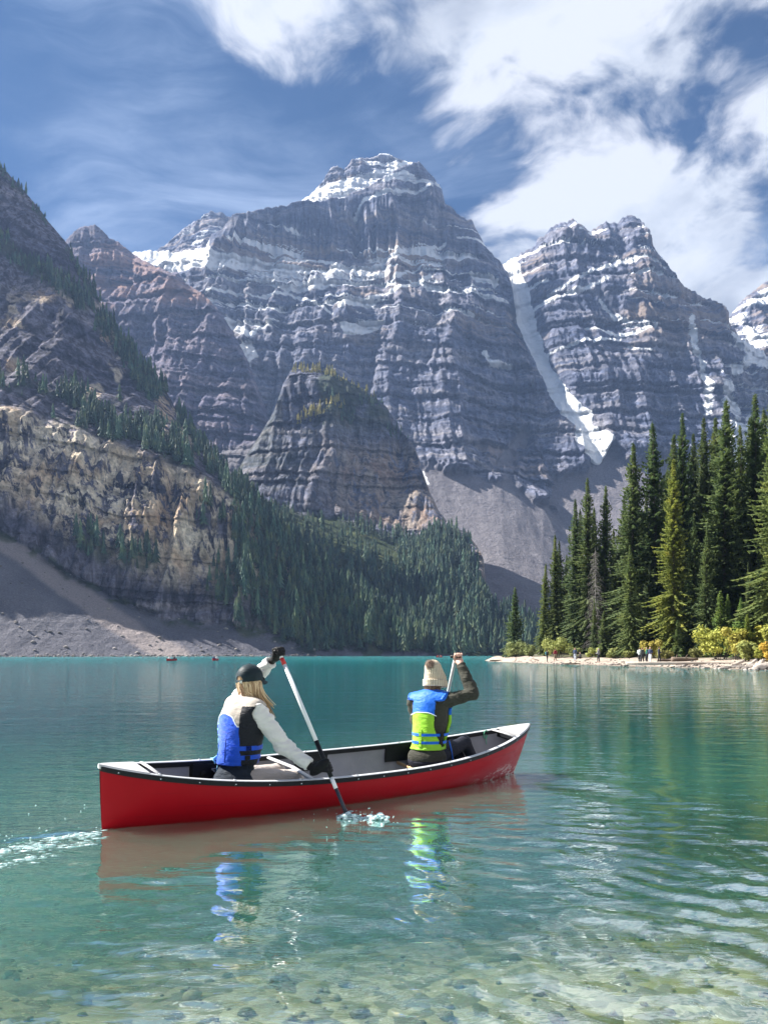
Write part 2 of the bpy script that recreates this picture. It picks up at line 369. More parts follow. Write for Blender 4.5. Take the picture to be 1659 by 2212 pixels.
# --- main massif
D_CREST = [(250, 552), (290, 547), (330, 543), (400, 541), (445, 534), (452, 520), (458, 505), (485, 492), (500, 470), (512, 462), (560, 452), (600, 446), (650, 437),
           (700, 432), (745, 425), (785, 408), (830, 384), (868, 360), (905, 345), (930, 376), (955, 412), (962, 441), (985, 455), (1018, 476), (1035, 510),
           (1060, 542), (1082, 566), (1104, 612), (1116, 676), (1150, 756), (1190, 828), (1232, 898), (1240, 958), (1268, 1002), (1290, 1045), (1320, 1120), (1400, 1230)]
def D_attrs(U, V, X, Y, Z, T, vc):
    ls = ledge_snow(X, Z, 58, 11)
    n = fbm(X*0.008, Z*0.008, seed=31, oct=4)
    alt = sstep(V, 760, 610)*sstep(V, 430, 560)
    top = sstep(V, 480, 400)*sstep(U, 640, 700)
    right = sstep(U, 930, 990)*sstep(V, 860, 480)
    s = 0.06*sstep(V, 900, 500)+ls*(1.15*alt*sstep(n, 0.28, 0.55) + 0.95*right*sstep(n, 0.32, 0.55) + 0.6*top)
    s += 0.85*np.exp(-((V-(585+18*np.sin(U*0.012)))/36)**2)*sstep(U, 350, 430)*sstep(U, 1050, 760)*(0.55+0.9*n*ls+0.3*ls)
    s += 0.30*np.exp(-((V-705)/40)**2)*sstep(U, 480, 560)*sstep(U, 1000, 850)*sstep(n, 0.45, 0.6)
    s = np.where((U < 452) & (V < 575), 1.1, s)
    for poly in ([(290, 545), (450, 535), (470, 560), (560, 562), (545, 582), (440, 590), (372, 592), (330, 572)],
                 [(488, 682), (515, 690), (540, 726), (575, 700), (600, 690), (560, 715), (548, 738), (530, 735), (500, 712), (480, 716), (476, 700)],
                 [(505, 752), (545, 742), (562, 775), (552, 782), (545, 800), (540, 782), (515, 768)],
                 [(735, 700), (800, 683), (832, 690), (800, 712), (745, 725)],
                 [(905, 1020), (914, 1018), (930, 1048), (912, 1046)]):
        s = np.maximum(s, soft_poly(U, V, poly, 9)*1.15)
    for pl, w in (([(455, 640), (500, 630), (560, 638), (620, 628)], 4), ([(560, 570), (640, 560), (700, 560), (800, 590), (840, 590)], 6),
                  ([(620, 628), (680, 650), (720, 680)], 4), ([(735, 664), (800, 640), (850, 625), (930, 600)], 6),
                  ([(800, 575), (880, 545), (960, 525)], 5), ([(850, 600), (920, 575), (960, 580)], 5),
                  ([(830, 390), (870, 372), (930, 400)], 7), ([(765, 460), (790, 430), (850, 415), (930, 405)], 6),
                  ([(1000, 640), (1060, 655), (1090, 660)], 6), ([(1045, 770), (1060, 790), (1100, 800)], 6)):
        s = np.maximum(s, (1-np.minimum(pline(U, V, pl)/w, 2)*0.5)*(0.55+0.5*fbm(U*0.05, V*0.05, seed=3)))
    tl = L(U.ravel(), [(250, 1000), (440, 985), (500, 955), (560, 960), (700, 1000), (880, 985), (925, 1000), (980, 1012), (1060, 1015), (1100, 1030), (1230, 1110), (1300, 1100)]).reshape(U.shape)
    tl = tl + (fbm(U*0.03, V*0.03, seed=8, oct=4)-0.5)*60
    tal = sstep(V, tl-8, tl+14)
    cone = np.maximum(soft_poly(U, V, [(1060, 1010), (1120, 930), (1140, 920), (1150, 960), (1110, 1010)], 14), soft_poly(U, V, [(1200, 1000), (1235, 960), (1262, 1010), (1290, 1060), (1240, 1040)], 12))
    butt = soft_poly(U, V, [(1100, 1030), (1130, 1010), (1200, 1005), (1262, 1030), (1285, 1070), (1230, 1092), (1150, 1082)], 14)
    butt = np.maximum(butt, soft_poly(U, V, [(1200, 1100), (1250, 1092), (1300, 1110), (1290, 1150), (1230, 1130)], 12))
    tal = np.maximum(tal, sstep(cone, 0.4, 0.7)*0.9)*(1-sstep(butt, 0.35, 0.65))
    return dict(snow=s*(1-tal*0.0)-tal*(V > 1060), talus=tal, warm=0.6*sstep(fbm(X*0.004, Z*0.006, seed=15), 0.5, 0.62)+0.9*np.exp(-((V-560)/60)**2-((U-890)/80)**2),
                scree=0.25*tal)
d_base = cliff_disp(54, 17, 15, 58, 11, 0.02, lambda U, V: 1-0.92*sstep(V, 425, 450)*sstep(V, 565-0.02*np.abs(U-700), 535-0.02*np.abs(U-700))*sstep(U, 440, 470)*sstep(U, 985, 950), 17)
def D_disp(U, V, X, Y, Z, T, vc):
    d, dz = d_base(U, V, X, Y, Z, T, vc)
    at = D_attrs(U, V, X, Y, Z, T, vc)
    k = 1-0.93*at['talus']
    d = d*k + (np.exp(-((U-768)/16)**2)*sstep(V, 420, 450)*sstep(V, 580, 520)*34)
    d += at['talus']*(fbm(X*0.012, Z*0.004, seed=5, oct=5)-0.5)*26
    d += np.exp(-((U-1085-(V-560)*0.12)/22)**2)*20*sstep(V, 640, 560)
    return d, dz*(1-0.8*at['talus'])
D = mountain('mountain', '', MAT_MAIN, 250, 1400, 560, 430,
    [(D_CREST, [(250, 1750), (445, 1780), (460, 1700), (905, 1780), (1085, 1800), (1400, 1500)]),
     ([(250, 600), (445, 600), (460, 556), (700, 556), (905, 556), (1085, 640), (1400, 1260)], [(250, 1690), (460, 1668), (905, 1700), (1085, 1720), (1400, 1440)]),
     ([(250, 660), (905, 660), (1085, 740), (1400, 1280)], [(250, 1560), (905, 1570), (1085, 1620), (1400, 1400)]),
     ([(250, 950), (905, 950), (1085, 990), (1400, 1300)], [(250, 1330), (905, 1350), (1085, 1390), (1400, 1350)]),
     ([(250, 1030), (905, 1020), (1085, 1030), (1230, 1110), (1400, 1310)], [(250, 1250), (905, 1270), (1085, 1310), (1400, 1290)]),
     ([(250, 1410), (1400, 1411)], [(250, 800), (905, 740), (1085, 700), (1400, 700)])], 7, D_disp, D_attrs, 3)

# --- snow summit behind the main wall, and rounded snow dome behind the ice field
def high_attrs(amount, seed, warmv=0.0):
    def f(U, V, X, Y, Z, T, vc):
        n = fbm(X*0.012, Z*0.014, seed=seed, oct=5); ls = ledge_snow(X, Z, 42, seed)
        return dict(snow=(amount-.12)*sstep(n, 0.62, 0.30)+0.42*ls, warm=np.full(U.shape, warmv)*sstep(n, 0.45, 0.6))
    return f
def summit_attrs(U, V, X, Y, Z, T, vc):
    a = high_attrs(0.55, 51, 1.0)(U, V, X, Y, Z, T, vc)
    line = L(U.ravel(), [(620, 432), (700, 402), (760, 390), (800, 378), (860, 352), (900, 342)]).reshape(U.shape)
    a['snow'] = np.maximum(a['snow'], 1.1*sstep(V, line-8, line+6)); return a
mountain('mountain', '', MAT_MAIN, 600, 930, 170, 110,
    [([(600, 470), (650, 434), (680, 410), (700, 390), (714, 364), (730, 358), (742, 366), (762, 347), (795, 342), (822, 331), (840, 332), (862, 345), (890, 352), (930, 420)], [(600, 2150), (930, 2150)]),
     ([(600, 520), (930, 520)], [(600, 1930), (930, 1930)])], 5, cliff_disp(20, 12, 14, 40, 51), summit_attrs, 12, back=300)
mountain('mountain', '', MAT_MAIN, 320, 560, 130, 100,
    [([(320, 560), (345, 540), (375, 512), (402, 488), (430, 474), (460, 462), (482, 464), (505, 476), (560, 520)], [(320, 2300), (560, 2300)]),
     ([(320, 600), (560, 600)], [(320, 2050), (560, 2050)])], 4, cliff_disp(26, 14, 12, 40, 61), high_attrs(0.72, 61, 0.3), 14, back=300)

# --- red-grey peak on the left of the ice field
def H_attrs(U, V, X, Y, Z, T, vc):
    n = fbm(X*0.006, Z*0.012, seed=21, oct=4)
    warm = sstep(n, 0.42, 0.6)*sstep(V, 800, 640)
    ls = ledge_snow(X, Z, 50, 21)
    tl = 985+(fbm(U*0.03, V*0.03, seed=4)-0.5)*50-(U-440)*0.25
    return dict(warm=warm, snow=0.45*ls*sstep(n, 0.5, 0.65)*sstep(V, 620, 540)*(U > 225), talus=sstep(V, tl-10, tl+15), scree=0.2*sstep(V, tl, tl+20))
mountain('mountain', '', MAT_RED, 60, 640, 300, 260,
    [([(60, 640), (120, 548), (152, 506), (185, 488), (205, 484), (222, 498), (236, 515), (258, 526), (285, 547), (302, 556), (340, 577), (370, 590), (384, 588), (402, 612), (432, 628), (456, 652), (488, 692), (512, 732), (532, 772), (552, 820), (580, 900), (640, 1010)],
      [(60, 1560), (285, 1560), (640, 1330)]),
     ([(60, 760), (285, 760), (456, 780), (552, 880), (640, 1050)], [(60, 1430), (285, 1430), (640, 1300)]),
     ([(60, 980), (552, 980), (640, 1080)], [(60, 1270), (640, 1250)]),
     ([(60, 1200), (640, 1200)], [(60, 1000), (640, 1000)])], 5, cliff_disp(44, 15, 13, 46, 21, 0.024), H_attrs, 5)

# --- right-hand peak with the snow couloir on its left
COUL = [(1096, 566), (1112, 600), (1120, 640), (1128, 690), (1148, 745), (1172, 800), (1205, 850), (1232, 890), (1258, 925), (1275, 960), (1285, 1000)]
def E_attrs(U, V, X, Y, Z, T, vc):
    n = fbm(X*0.009, Z*0.011, seed=41, oct=5); ls = ledge_snow(X, Z, 52, 43)
    s = 0.04*sstep(V, 900, 560)+0.95*ls*sstep(V, 880, 600)*sstep(n, 0.36, 0.56)
    s += 0.22*sstep(n, 0.56, 0.40)*sstep(V, 650, 540)
    for pl, w in (([(1130, 690), (1180, 668), (1240, 640), (1300, 618)], 7), ([(1180, 655), (1240, 610), (1300, 590), (1370, 575)], 6), ([(1180, 775), (1250, 752), (1330, 745)], 5), ([(1290, 660), (1320, 690), (1345, 700)], 6), ([(1260, 720), (1330, 735), (1400, 720)], 6),
                  ([(1480, 700), (1486, 760), (1500, 800), (1510, 850), (1515, 900)], 9), ([(1350, 760), (1390, 770)], 5)):
        s = np.maximum(s, (1-np.minimum(pline(U, V, pl)/w, 2)*0.5)*(0.5+0.55*fbm(U*0.05, V*0.05, seed=6)))
    cw = np.interp(V, [560, 600, 680, 740, 800, 870, 900, 925, 960, 985, 1010], [16, 15, 22, 17, 13, 20, 26, 14, 40, 26, 4])
    d = pline(U, V, COUL) + (fbm(U*0.08, V*0.05, seed=2, oct=3)-0.5)*9
    coul = sstep(cw-d, -3, 4)*(V < 1012)
    s = np.maximum(s, coul*1.25)
    right = sstep(U, 1490+(V-700)*0.13, 1530+(V-700)*0.13)*sstep(V, 640, 720)
    s = np.maximum(s, right*(0.26+0.62*sstep(n, 0.56, 0.40)+0.4*ls))
    tl = 1015-(U-1240)*0.14+(fbm(U*0.03, V*0.03, seed=9)-0.5)*60
    tal = sstep(V, tl-8, tl+12)
    tal = np.maximum(tal, sstep(soft_poly(U, V, [(1270, 1000), (1310, 960), (1345, 985), (1310, 1030), (1300, 1100), (1340, 1180), (1240, 1180), (1275, 1060)], 10), 0.4, 0.6))
    return dict(snow=s, talus=tal*(1-coul), warm=0.55*sstep(V, 720, 560)*sstep(n, 0.45, 0.6)+0.7*np.exp(-((V-700)/50)**2)*sstep(n, 0.4, 0.6), scree=0.3*tal)
e_base = cliff_disp(54, 17, 15, 52, 43)
def E_disp(U, V, X, Y, Z, T, vc):
    d, dz = e_base(U, V, X, Y, Z, T, vc); at = E_attrs(U, V, X, Y, Z, T, vc)
    d = d*(1-0.9*at['talus'])
    c = sstep(40-pline(U, V, COUL), 0, 40)
    return d*(1-0.75*c)-c*4, dz*(1-c)
mountain('mountain', '', MAT_MAIN, 1040, 1720, 360, 310,
    [([(1040, 600), (1075, 580), (1096, 566), (1118, 552), (1150, 530), (1190, 496), (1214, 482), (1236, 472), (1255, 484), (1272, 496), (1292, 490), (1312, 478), (1334, 482), (1350, 472), (1364, 468), (1384, 476), (1394, 500), (1406, 524), (1430, 556), (1458, 608), (1480, 622), (1500, 630), (1518, 646), (1534, 648), (1552, 658), (1568, 692), (1600, 730), (1720, 800)],
      [(1040, 1900), (1236, 1850), (1364, 1850), (1568, 1800), (1720, 1750)]),
     ([(1040, 700), (1236, 640), (1364, 640), (1568, 740), (1720, 850)], [(1040, 1800), (1236, 1680), (1364, 1680), (1720, 1650)]),
     ([(1040, 960), (1236, 960), (1500, 940), (1720, 960)], [(1040, 1480), (1236, 1450), (1720, 1480)]),
     ([(1040, 1100), (1720, 1060)], [(1040, 1330), (1720, 1330)]),
     ([(1040, 1300), (1720, 1300)], [(1040, 1050), (1720, 1050)])], 8, E_disp, E_attrs, 8)
mountain('mountain', '', MAT_MAIN, 1500, 2100, 220, 150,
    [([(1500, 760), (1545, 712), (1570, 690), (1600, 652), (1632, 624), (1660, 606), (1720, 560), (1850, 600), (2100, 700)], [(1500, 2150), (2100, 2100)]),
     ([(1500, 820), (1570, 800), (1660, 760), (2100, 800)], [(1500, 2020), (2100, 2000)]),
     ([(1500, 1200), (2100, 1200)], [(1500, 1650), (2100, 1600)])], 6, cliff_disp(45, 18, 22, 50, 71), high_attrs(0.75, 71, 0.8), 17)

# --- forested butte in the middle with its skirt of forest down to the lake
B_BASE = [(480, 1120), (560, 1095), (640, 1100), (700, 1112), (780, 1128), (850, 1150), (905, 1168), (945, 1135), (1000, 1150), (1060, 1320), (1250, 1402)]
B_SHORE_Y = [(480, 500), (690, 515), (830, 545), (910, 560), (1060, 600), (1400, 620)]
def shore_v(pts, dz=-2.0): return [(u, HZ + (CAMH-dz)/y*FPX) for u, y in pts]
def B_attrs(U, V, X, Y, Z, T, vc):
    bl = vc[1][None, :]*np.ones_like(U) + (fbm(U*0.04, V*0.03, seed=5, oct=4)-0.5)*36
    veg = sstep(V, bl-6, bl+12)
    n = fbm(X*0.02, Z*0.02, seed=12, oct=4)
    topveg = sstep(n, 0.5, 0.62)*sstep(V, 960, 880)*sstep(U, 610, 690)
    west = sstep(n, 0.36, 0.6)*sstep(U, 700, 600)*0.35
    scar = sstep(soft_poly(U, V, [(832, 1416), (838, 1392), (858, 1385), (876, 1398), (908, 1418)], 5), 0.3, 0.6)
    beach = sstep(Z, 3.2, 1.0)
    return dict(veg=np.clip(np.maximum(veg, topveg*0.8)+west-scar*2, 0, 1)*(1-0.8*beach*sstep(n, 0.4, 0.6)), pale=sstep(V, 935, 985)*sstep(V, bl+5, bl-30)*sstep(U, 640, 800),
                talus=np.maximum(scar, beach*0.8), scree=scar*0.5)
b_base = cliff_disp(32, 11, 5, 34, 91, 0.035)
def B_disp(U, V, X, Y, Z, T, vc):
    d, dz = b_base(U, V, X, Y, Z, T, vc)
    k = sstep(V, vc[1][None, :]+8, vc[1][None, :]-12)
    return d*(0.12+0.88*k) + (fbm(X*0.012, Z*0.02, seed=33, oct=4)-0.5)*26*(1-k)*sstep(Z, 2, 25), dz*(0.2+0.8*k)
B = mountain('hill', '', MAT_BUTTE, 470, 1300, 400, 330,
    [([(470, 1120), (505, 1050), (518, 1008), (532, 984), (560, 942), (592, 888), (612, 830), (628, 800), (645, 795), (700, 801), (740, 815), (800, 848), (836, 880), (862, 926), (886, 950), (900, 976), (916, 1030), (930, 1066), (946, 1102), (962, 1122), (1000, 1142), (1025, 1172), (1042, 1205), (1050, 1260), (1062, 1305), (1100, 1330), (1160, 1368), (1250, 1396), (1300, 1402)],
      [(470, 900), (640, 1000), (860, 1000), (950, 900), (1042, 800), (1300, 760)]),
     (B_BASE, [(470, 800), (640, 850), (850, 860), (1000, 830), (1060, 720), (1300, 700)]),
     (shore_v(B_SHORE_Y), B_SHORE_Y)], 4, B_disp, B_attrs, 21, back=120)

# --- steep mountain on the left
A_SHORE_Y = [(-420, 300), (-100, 360), (0, 380), (300, 425), (420, 450), (560, 480), (690, 505), (900, 540), (1000, 555)]
A_TAL = [(-420, 900), (-100, 1085), (0, 1146), (60, 1180), (140, 1230), (220, 1270), (300, 1310), (360, 1330), (440, 1345), (560, 1362), (690, 1404), (1000, 1412)]
A_CLIFF = [(-420, 600), (-100, 840), (0, 880), (100, 905), (200, 935), (300, 975), (400, 1010), (480, 1055), (540, 1110), (620, 1200), (700, 1290), (1000, 1405)]
A_CREST = [(-420, -150), (-250, 80), (-100, 262), (0, 357), (50, 406), (100, 470), (150, 532), (165, 560), (200, 620), (240, 690), (280, 742), (320, 792), (350, 832), (380, 882), (410, 930), (440, 975), (480, 1016), (530, 1065), (560, 1098), (610, 1145), (660, 1190), (720, 1246), (780, 1300), (850, 1362), (920, 1404), (1000, 1411)]
def A_forest(U, V, vc):                                # where trees stand, 0..1
    n = fbm(U*0.03, V*0.03, seed=14, oct=4)
    c, k, t = vc[0][None, :], vc[1][None, :], vc[2][None, :]
    ridge = sstep(V-c, 30, 6)*sstep(n, 0.36, 0.54)*0.95
    ledge = sstep(V, k-85-0*U, k-45)*sstep(V, k+10, k-6)*sstep(n, 0.40, 0.55)*sstep(U, 40, 150)
    sub = sstep(28-pline(U, V, [(-60, 470), (40, 560), (110, 600), (180, 660), (250, 730), (330, 850)]), 0, 22)*sstep(n, 0.3, 0.5)
    sub2 = sstep(30-pline(U, V, [(-60, 820), (60, 840), (160, 860), (260, 900)]), 0, 20)*sstep(n, 0.34, 0.5)*0.8
    foot = sstep(30-pline(U, V, [(200, 1180), (240, 1200), (330, 1222)]), 0, 16)*sstep(n, 0.3, 0.5)
    right = sstep(U, 400, 540)*sstep(V, k+40-(U-330)*0.25, k+110-(U-330)*0.25)*sstep(V, t+16, t-4)*sstep(n, 0.42, 0.56)
    east = sstep(U, 505, 590)*sstep(V, t+6, t-6)
    return np.clip(np.maximum.reduce([ridge, ledge, sub, sub2, foot, right, east]), 0, 1)
def A_attrs(U, V, X, Y, Z, T, vc):
    k, t = vc[1][None, :], vc[2][None, :]
    j = (fbm(U*0.03, V*0.03, seed=6, oct=4)-0.5)*26
    tal = sstep(V, t+j-6, t+j+8)
    fo = A_forest(U, V, vc)
    pale = sstep(V, k+j-10, k+j+18)*sstep(V, t-40+j, t-130+j)
    pale = np.maximum(pale, 0.75*sstep(fbm(U*0.02, V*0.02, seed=61), 0.60, 0.70)*sstep(V, 600, 680)*sstep(V, k, k-60))
    grass = sstep(18-np.abs(V-t-j-2), 0, 14)*sstep(fbm(U*0.03, V*0.06, seed=16), 0.44, 0.56)*0.8
    strip = sstep(30-pline(U, V, [(-120, 1080), (0, 1168), (60, 1203), (140, 1262), (240, 1330), (330, 1388), (395, 1420)])+j*0.3, 0, 14)
    below = sstep(V-(1150+U*0.68), 20, 60)
    return dict(talus=tal, pale=pale*(1-tal), veg=np.clip(np.maximum(fo*0.6*(1-tal), grass), 0, 1), scree=np.clip(strip*tal, 0, 1)*0.95)
a_base = cliff_disp(22, 13, 2.6, 27, 101, 0.06)
def A_disp(U, V, X, Y, Z, T, vc):
    d, dz = a_base(U, V, X, Y, Z, T, vc)
    t = vc[2][None, :]; k = sstep(V, t+8, t-10); c = sstep(V, vc[1][None, :]-10, vc[1][None, :]+20)*k
    rub = (fbm(X*0.16, Y*0.16, Z*0.16, seed=130, oct=4, gain=0.6)-0.5)*2.0
    return d*(0.1+0.5*k+0.55*c)+rub*(1-k)*0.3, dz*(0.25+0.75*k)+rub*(1-k)*sstep(Z, 0.5, 5)*0.8
A = mountain('mountain', '', MAT_LEFT, -260, 1000, 600, 520,
    [(A_CREST, [(-420, 900), (0, 860), (200, 800), (400, 720), (560, 650), (720, 600), (1000, 570)]),
     (A_CLIFF, [(-420, 560), (0, 560), (300, 575), (480, 590), (620, 585), (1000, 565)]),
     (A_TAL, [(-420, 450), (0, 490), (300, 500), (480, 510), (690, 525), (1000, 560)]),
     (shore_v(A_SHORE_Y), A_SHORE_Y)], 4, A_disp, A_attrs, 31, back=200)
# ------------------------------------------------------------------ near shore: beach spit, forest floor
SHORE = [(1000, 1426.5), (1030, 1428), (1100, 1431), (1180, 1434.5), (1250, 1436.5), (1330, 1438.5), (1400, 1441), (1500, 1443), (1600, 1446), (1659, 1448), (1800, 1453), (2100, 1470), (2600, 1500)]
def shore_y(u):
    w = np.interp(u, [p[0] for p in SHORE], [p[1] for p in SHORE]); return CAMH*FPX/(w-HZ)
def ground_z(u, Y):
    u = np.asarray(u, float); Y = np.asarray(Y, float)
    s = Y-shore_y(u); X = (u-CU)/FPX*Y
    z = np.interp(s, [-12, 0, 4, 9, 15, 24, 60, 120], [-1.3, 0.0, 0.28, 0.50, 0.85, 1.25, 2.6, 5.0])
    z = z + (fbm(X*0.22, Y*0.22, seed=201, oct=4)-0.5)*0.42*sstep(s, -1.0, 6)
    z = z + (fbm(X*0.5, Y*0.5, seed=207, oct=3)-0.5)*0.35*sstep(s, -5.0, 0)*sstep(s, 4, 0)
    tip = sstep(u, 1012, 1075)*(1-sstep(s, 17, 34)*(1-sstep(u, 1110, 1190)))
    return z*tip - 1.2*(1-tip)
us = np.concatenate([np.linspace(985, 1120, 60), np.linspace(1122, 1700, 230), np.linspace(1712, 2600, 60)])
ss = np.concatenate([np.linspace(-12, 26, 110), np.linspace(27, 150, 50)])
Ug, Sg = np.meshgrid(us, ss); Yg = shore_y(Ug)+Sg
Zg = ground_z(Ug, Yg); Xg = (Ug-CU)/FPX*Yg
m, t = newmat('beach_ground')
pos = N(t, 'ShaderNodeNewGeometry').outputs['Position']
peb = N(t, 'ShaderNodeTexVoronoi', {'Vector': pos, 'Scale': 3.0}).outputs['Color']
pebv = XYZ(t, peb)[0]
sand = RAMP(t, M(t, 'ADD', M(t, 'MULTIPLY', pebv, 0.6), M(t, 'MULTIPLY', NOISE(t, pos, 0.8, 5), 0.4)), [(0.2, (0.20, 0.165, 0.135)), (0.5, (0.33, 0.27, 0.225)), (0.8, (0.42, 0.355, 0.30))])
zz = XYZ(t, pos)[2]
wet = SS(t, zz, 0.02, 0.16)
sand = MIX(t, wet, (0.15, 0.125, 0.10), sand)
soil = RAMP(t, NOISE(t, pos, 0.6, 5), [(0.35, (0.035, 0.03, 0.02)), (0.55, (0.06, 0.06, 0.03)), (0.7, (0.11, 0.10, 0.045))])
c = MIX(t, ATTR(t, 'soil'), sand, soil)
bn = N(t, 'ShaderNodeBump', {'Height': pebv, 'Strength': 0.5, 'Distance': 0.06})
finish(t, pbsdf(t, c, 0.9, Normal=bn.outputs[0]).outputs[0])
MAT_BEACH = m
soil = sstep(Sg + (fbm(Xg*0.2, Yg*0.2, seed=3)-0.5)*9, 13.5, 17)
o = mobj('beach', np.stack([Xg, Yg, Zg], -1).reshape(-1, 3), quads(*Ug.shape), MAT_BEACH, attrs={'soil': soil})
tag(o, kind='structure')
def spot(u, s): Y = float(shore_y(u)+s); return Vector(((u-CU)/FPX*Y, Y, float(ground_z(u, Y))))

# ------------------------------------------------------------------ lake bed near the camera
xs = np.linspace(-30, 30, 240); ys = np.concatenate([np.linspace(-6, 14, 150), np.linspace(14.5, 60, 40)])
Xg, Yg = np.meshgrid(xs, ys)
def bed_z(X, Y):
    return -0.10-0.115*np.clip(Y-0.5, 0, 60)-0.0*X+(fbm(X*0.6, Y*0.6, seed=301, oct=4)-0.5)*0.22-0.1
Zg = bed_z(Xg, Yg)
m, t = newmat('lake_bed')
pos = N(t, 'ShaderNodeNewGeometry').outputs['Position']
vor = N(t, 'ShaderNodeTexVoronoi', {'Vector': VADD(t, pos, VMUL(t, NOISE(t, pos, 6.0, 2, out=1), (0.06, 0.06, 0.06))), 'Scale': 9.0})
pv = XYZ(t, vor.outputs['Color'])[0]
big = NOISE(t, pos, 0.9, 5, 0.6)
c = RAMP(t, M(t, 'ADD', M(t, 'MULTIPLY', pv, 0.45), M(t, 'MULTIPLY', big, 0.6)), [(0.25, (0.10, 0.10, 0.055)), (0.45, (0.23, 0.215, 0.125)), (0.62, (0.36, 0.325, 0.205)), (0.85, (0.52, 0.47, 0.34))])
weed = SS(t, NOISE(t, pos, 0.55, 4), 0.52, 0.68, 0.0, 0.75)
c = MIX(t, weed, c, (0.055, 0.062, 0.028))
bn = N(t, 'ShaderNodeBump', {'Height': vor.outputs['Distance'], 'Strength': 0.6, 'Distance': 0.03}); bn.invert = True
finish(t, pbsdf(t, c, 0.85, Normal=bn.outputs[0]).outputs[0])
o = mobj('lake_bed', np.stack([Xg, Yg, Zg], -1).reshape(-1, 3), quads(*Xg.shape), m); tag(o, kind='structure')

def stone_mesh(seed, n=1, flat=0.6):
    import bmesh
    bm = bmesh.new(); bmesh.ops.create_icosphere(bm, subdivisions=n, radius=1.0)
    r = random.Random(seed)
    V = np.array([v.co[:] for v in bm.verts]); F = [[v.index for v in f.verts] for f in bm.faces]; bm.free()
    for k in range(7):                                 # cut flats into it
        d = np.array([r.gauss(0, 1), r.gauss(0, 1), r.gauss(0, 1)]); d /= np.linalg.norm(d); h = r.uniform(0.5, 0.85)
        e = np.maximum(V@d-h, 0); V = V-e[:, None]*d*0.9
    V *= 1+(fbm(V[:, 0]*1.5+seed, V[:, 1]*1.5, V[:, 2]*1.5, oct=2, seed=seed)-0.5)[:, None]*0.4
    V[:, 2] *= flat; V[:, 0] *= r.uniform(0.9, 1.35)
    return V, np.array(F)
STONES = [stone_mesh(k, 2) for k in range(6)]
STONES1 = [stone_mesh(k+10, 1) for k in range(6)]
def scatter(name, items, mat, shapes):                 # many small stones too numerous to count, one mesh
    VV = []; FF = []; b = 0; tint = []
    r = random.Random(4)
    for (p, s) in items:
        V, F = shapes[r.randrange(len(shapes))]
        a = r.uniform(0, 6.28); ca, sa_ = math.cos(a), math.sin(a)
        P = V*s; P = np.stack([P[:, 0]*ca-P[:, 1]*sa_, P[:, 0]*sa_+P[:, 1]*ca, P[:, 2]], -1)+np.array(p)
        VV.append(P); FF.append(F+b); b += len(V); tint.append(np.full(len(V), r.random()))
    return tag(mobj(name, np.concatenate(VV), np.concatenate(FF), mat, attrs={'tint': np.concatenate(tint)}), kind='stuff')
def stone_mat(name, stops, rough=0.85, attr=True):
    m, t = newmat(name)
    pos = N(t, 'ShaderNodeTexCoord').outputs['Object']
    rnd = ATTR(t, 'tint') if attr else N(t, 'ShaderNodeObjectInfo').outputs['Random']
    c = RAMP(t, rnd, stops)
    g = SS(t, NOISE(t, pos, 3.0 if not attr else 14.0, 5, 0.65), 0.25, 0.75, 0.72, 1.25)
    c = MIX(t, 1.0, c, COMB(t, g, g, g), 'MULTIPLY')
    finish(t, pbsdf(t, c, rough).outputs[0]); return m
MAT_STONE = stone_mat('stone', [(0, (0.06, 0.055, 0.05)), (0.4, (0.14, 0.125, 0.115)), (0.7, (0.23, 0.205, 0.185)), (1, (0.36, 0.32, 0.29))])
MAT_BEDSTONE = stone_mat('bed_stone', [(0, (0.07, 0.068, 0.045)), (0.4, (0.17, 0.15, 0.095)), (0.75, (0.28, 0.25, 0.16)), (1, (0.42, 0.38, 0.28))])
MAT_ROCK1 = stone_mat('shore_rock', [(0, (0.08, 0.07, 0.065)), (0.5, (0.20, 0.175, 0.155)), (1, (0.36, 0.32, 0.285))], attr=False)
rr = random.Random(12)
it = []
for k in range(1500):
    Y = 0.8+rr.random()**1.6*8.5; X = rr.uniform(-0.62, 0.62)*(Y+0.6)
    s = 0.015+0.06*rr.random()**3
    it.append(((X, Y, float(bed_z(np.array(X), np.array(Y)))+s*0.2), s))
scatter('underwater_stones', it, MAT_BEDSTONE, STONES1)
it = []
for k in range(1500):
    u = 1035+rr.random()**0.8*700; s_ = rr.gauss(1.0, 2.6) if rr.random() < 0.7 else rr.uniform(0, 14)
    p = spot(u, s_)
    sz = (0.035+0.17*rr.random()**4)*(1.0 if u < 1450 else 1.35)
    if p.z > -0.25: it.append(((p.x, p.y, p.z+sz*0.15), sz))
scatter('beach_pebbles', it, MAT_STONE, STONES1)
it = []
for k in range(3800):                                  # boulders strewn over the toe of the left slope and along the far shore
    i = rr.randrange(A['U'].shape[0]); j = rr.randrange(A['U'].shape[1])
    u, v, x, y, z = (float(A[q][i, j]) for q in 'UVXYZ')
    tv = np.interp(u, [p[0] for p in A_TAL], [p[1] for p in A_TAL])
    if v < tv-12 or z < -0.3 or u < -60 or u > 720: continue
    low = (v-tv)/max(1, 1416-tv)
    if rr.random() > 0.25+0.75*low: continue
    it.append(((x, y, z+0.1), 0.25+1.5*rr.random()**4+(0.5*rr.random() if z < 2 else 0)))
for k in range(900):
    u = rr.uniform(0, 1010); Y = np.interp(u, [p[0] for p in A_SHORE_Y], [p[1] for p in A_SHORE_Y]) if u < 690 else np.interp(u, [p[0] for p in B_SHORE_Y], [p[1] for p in B_SHORE_Y])
    Y += rr.uniform(0, 9); it.append((((u-CU)/FPX*Y, Y, rr.uniform(-0.1, 0.9)), 0.25+0.75*rr.random()**2))
scatter('talus_boulders', it, MAT_STONE, STONES1)

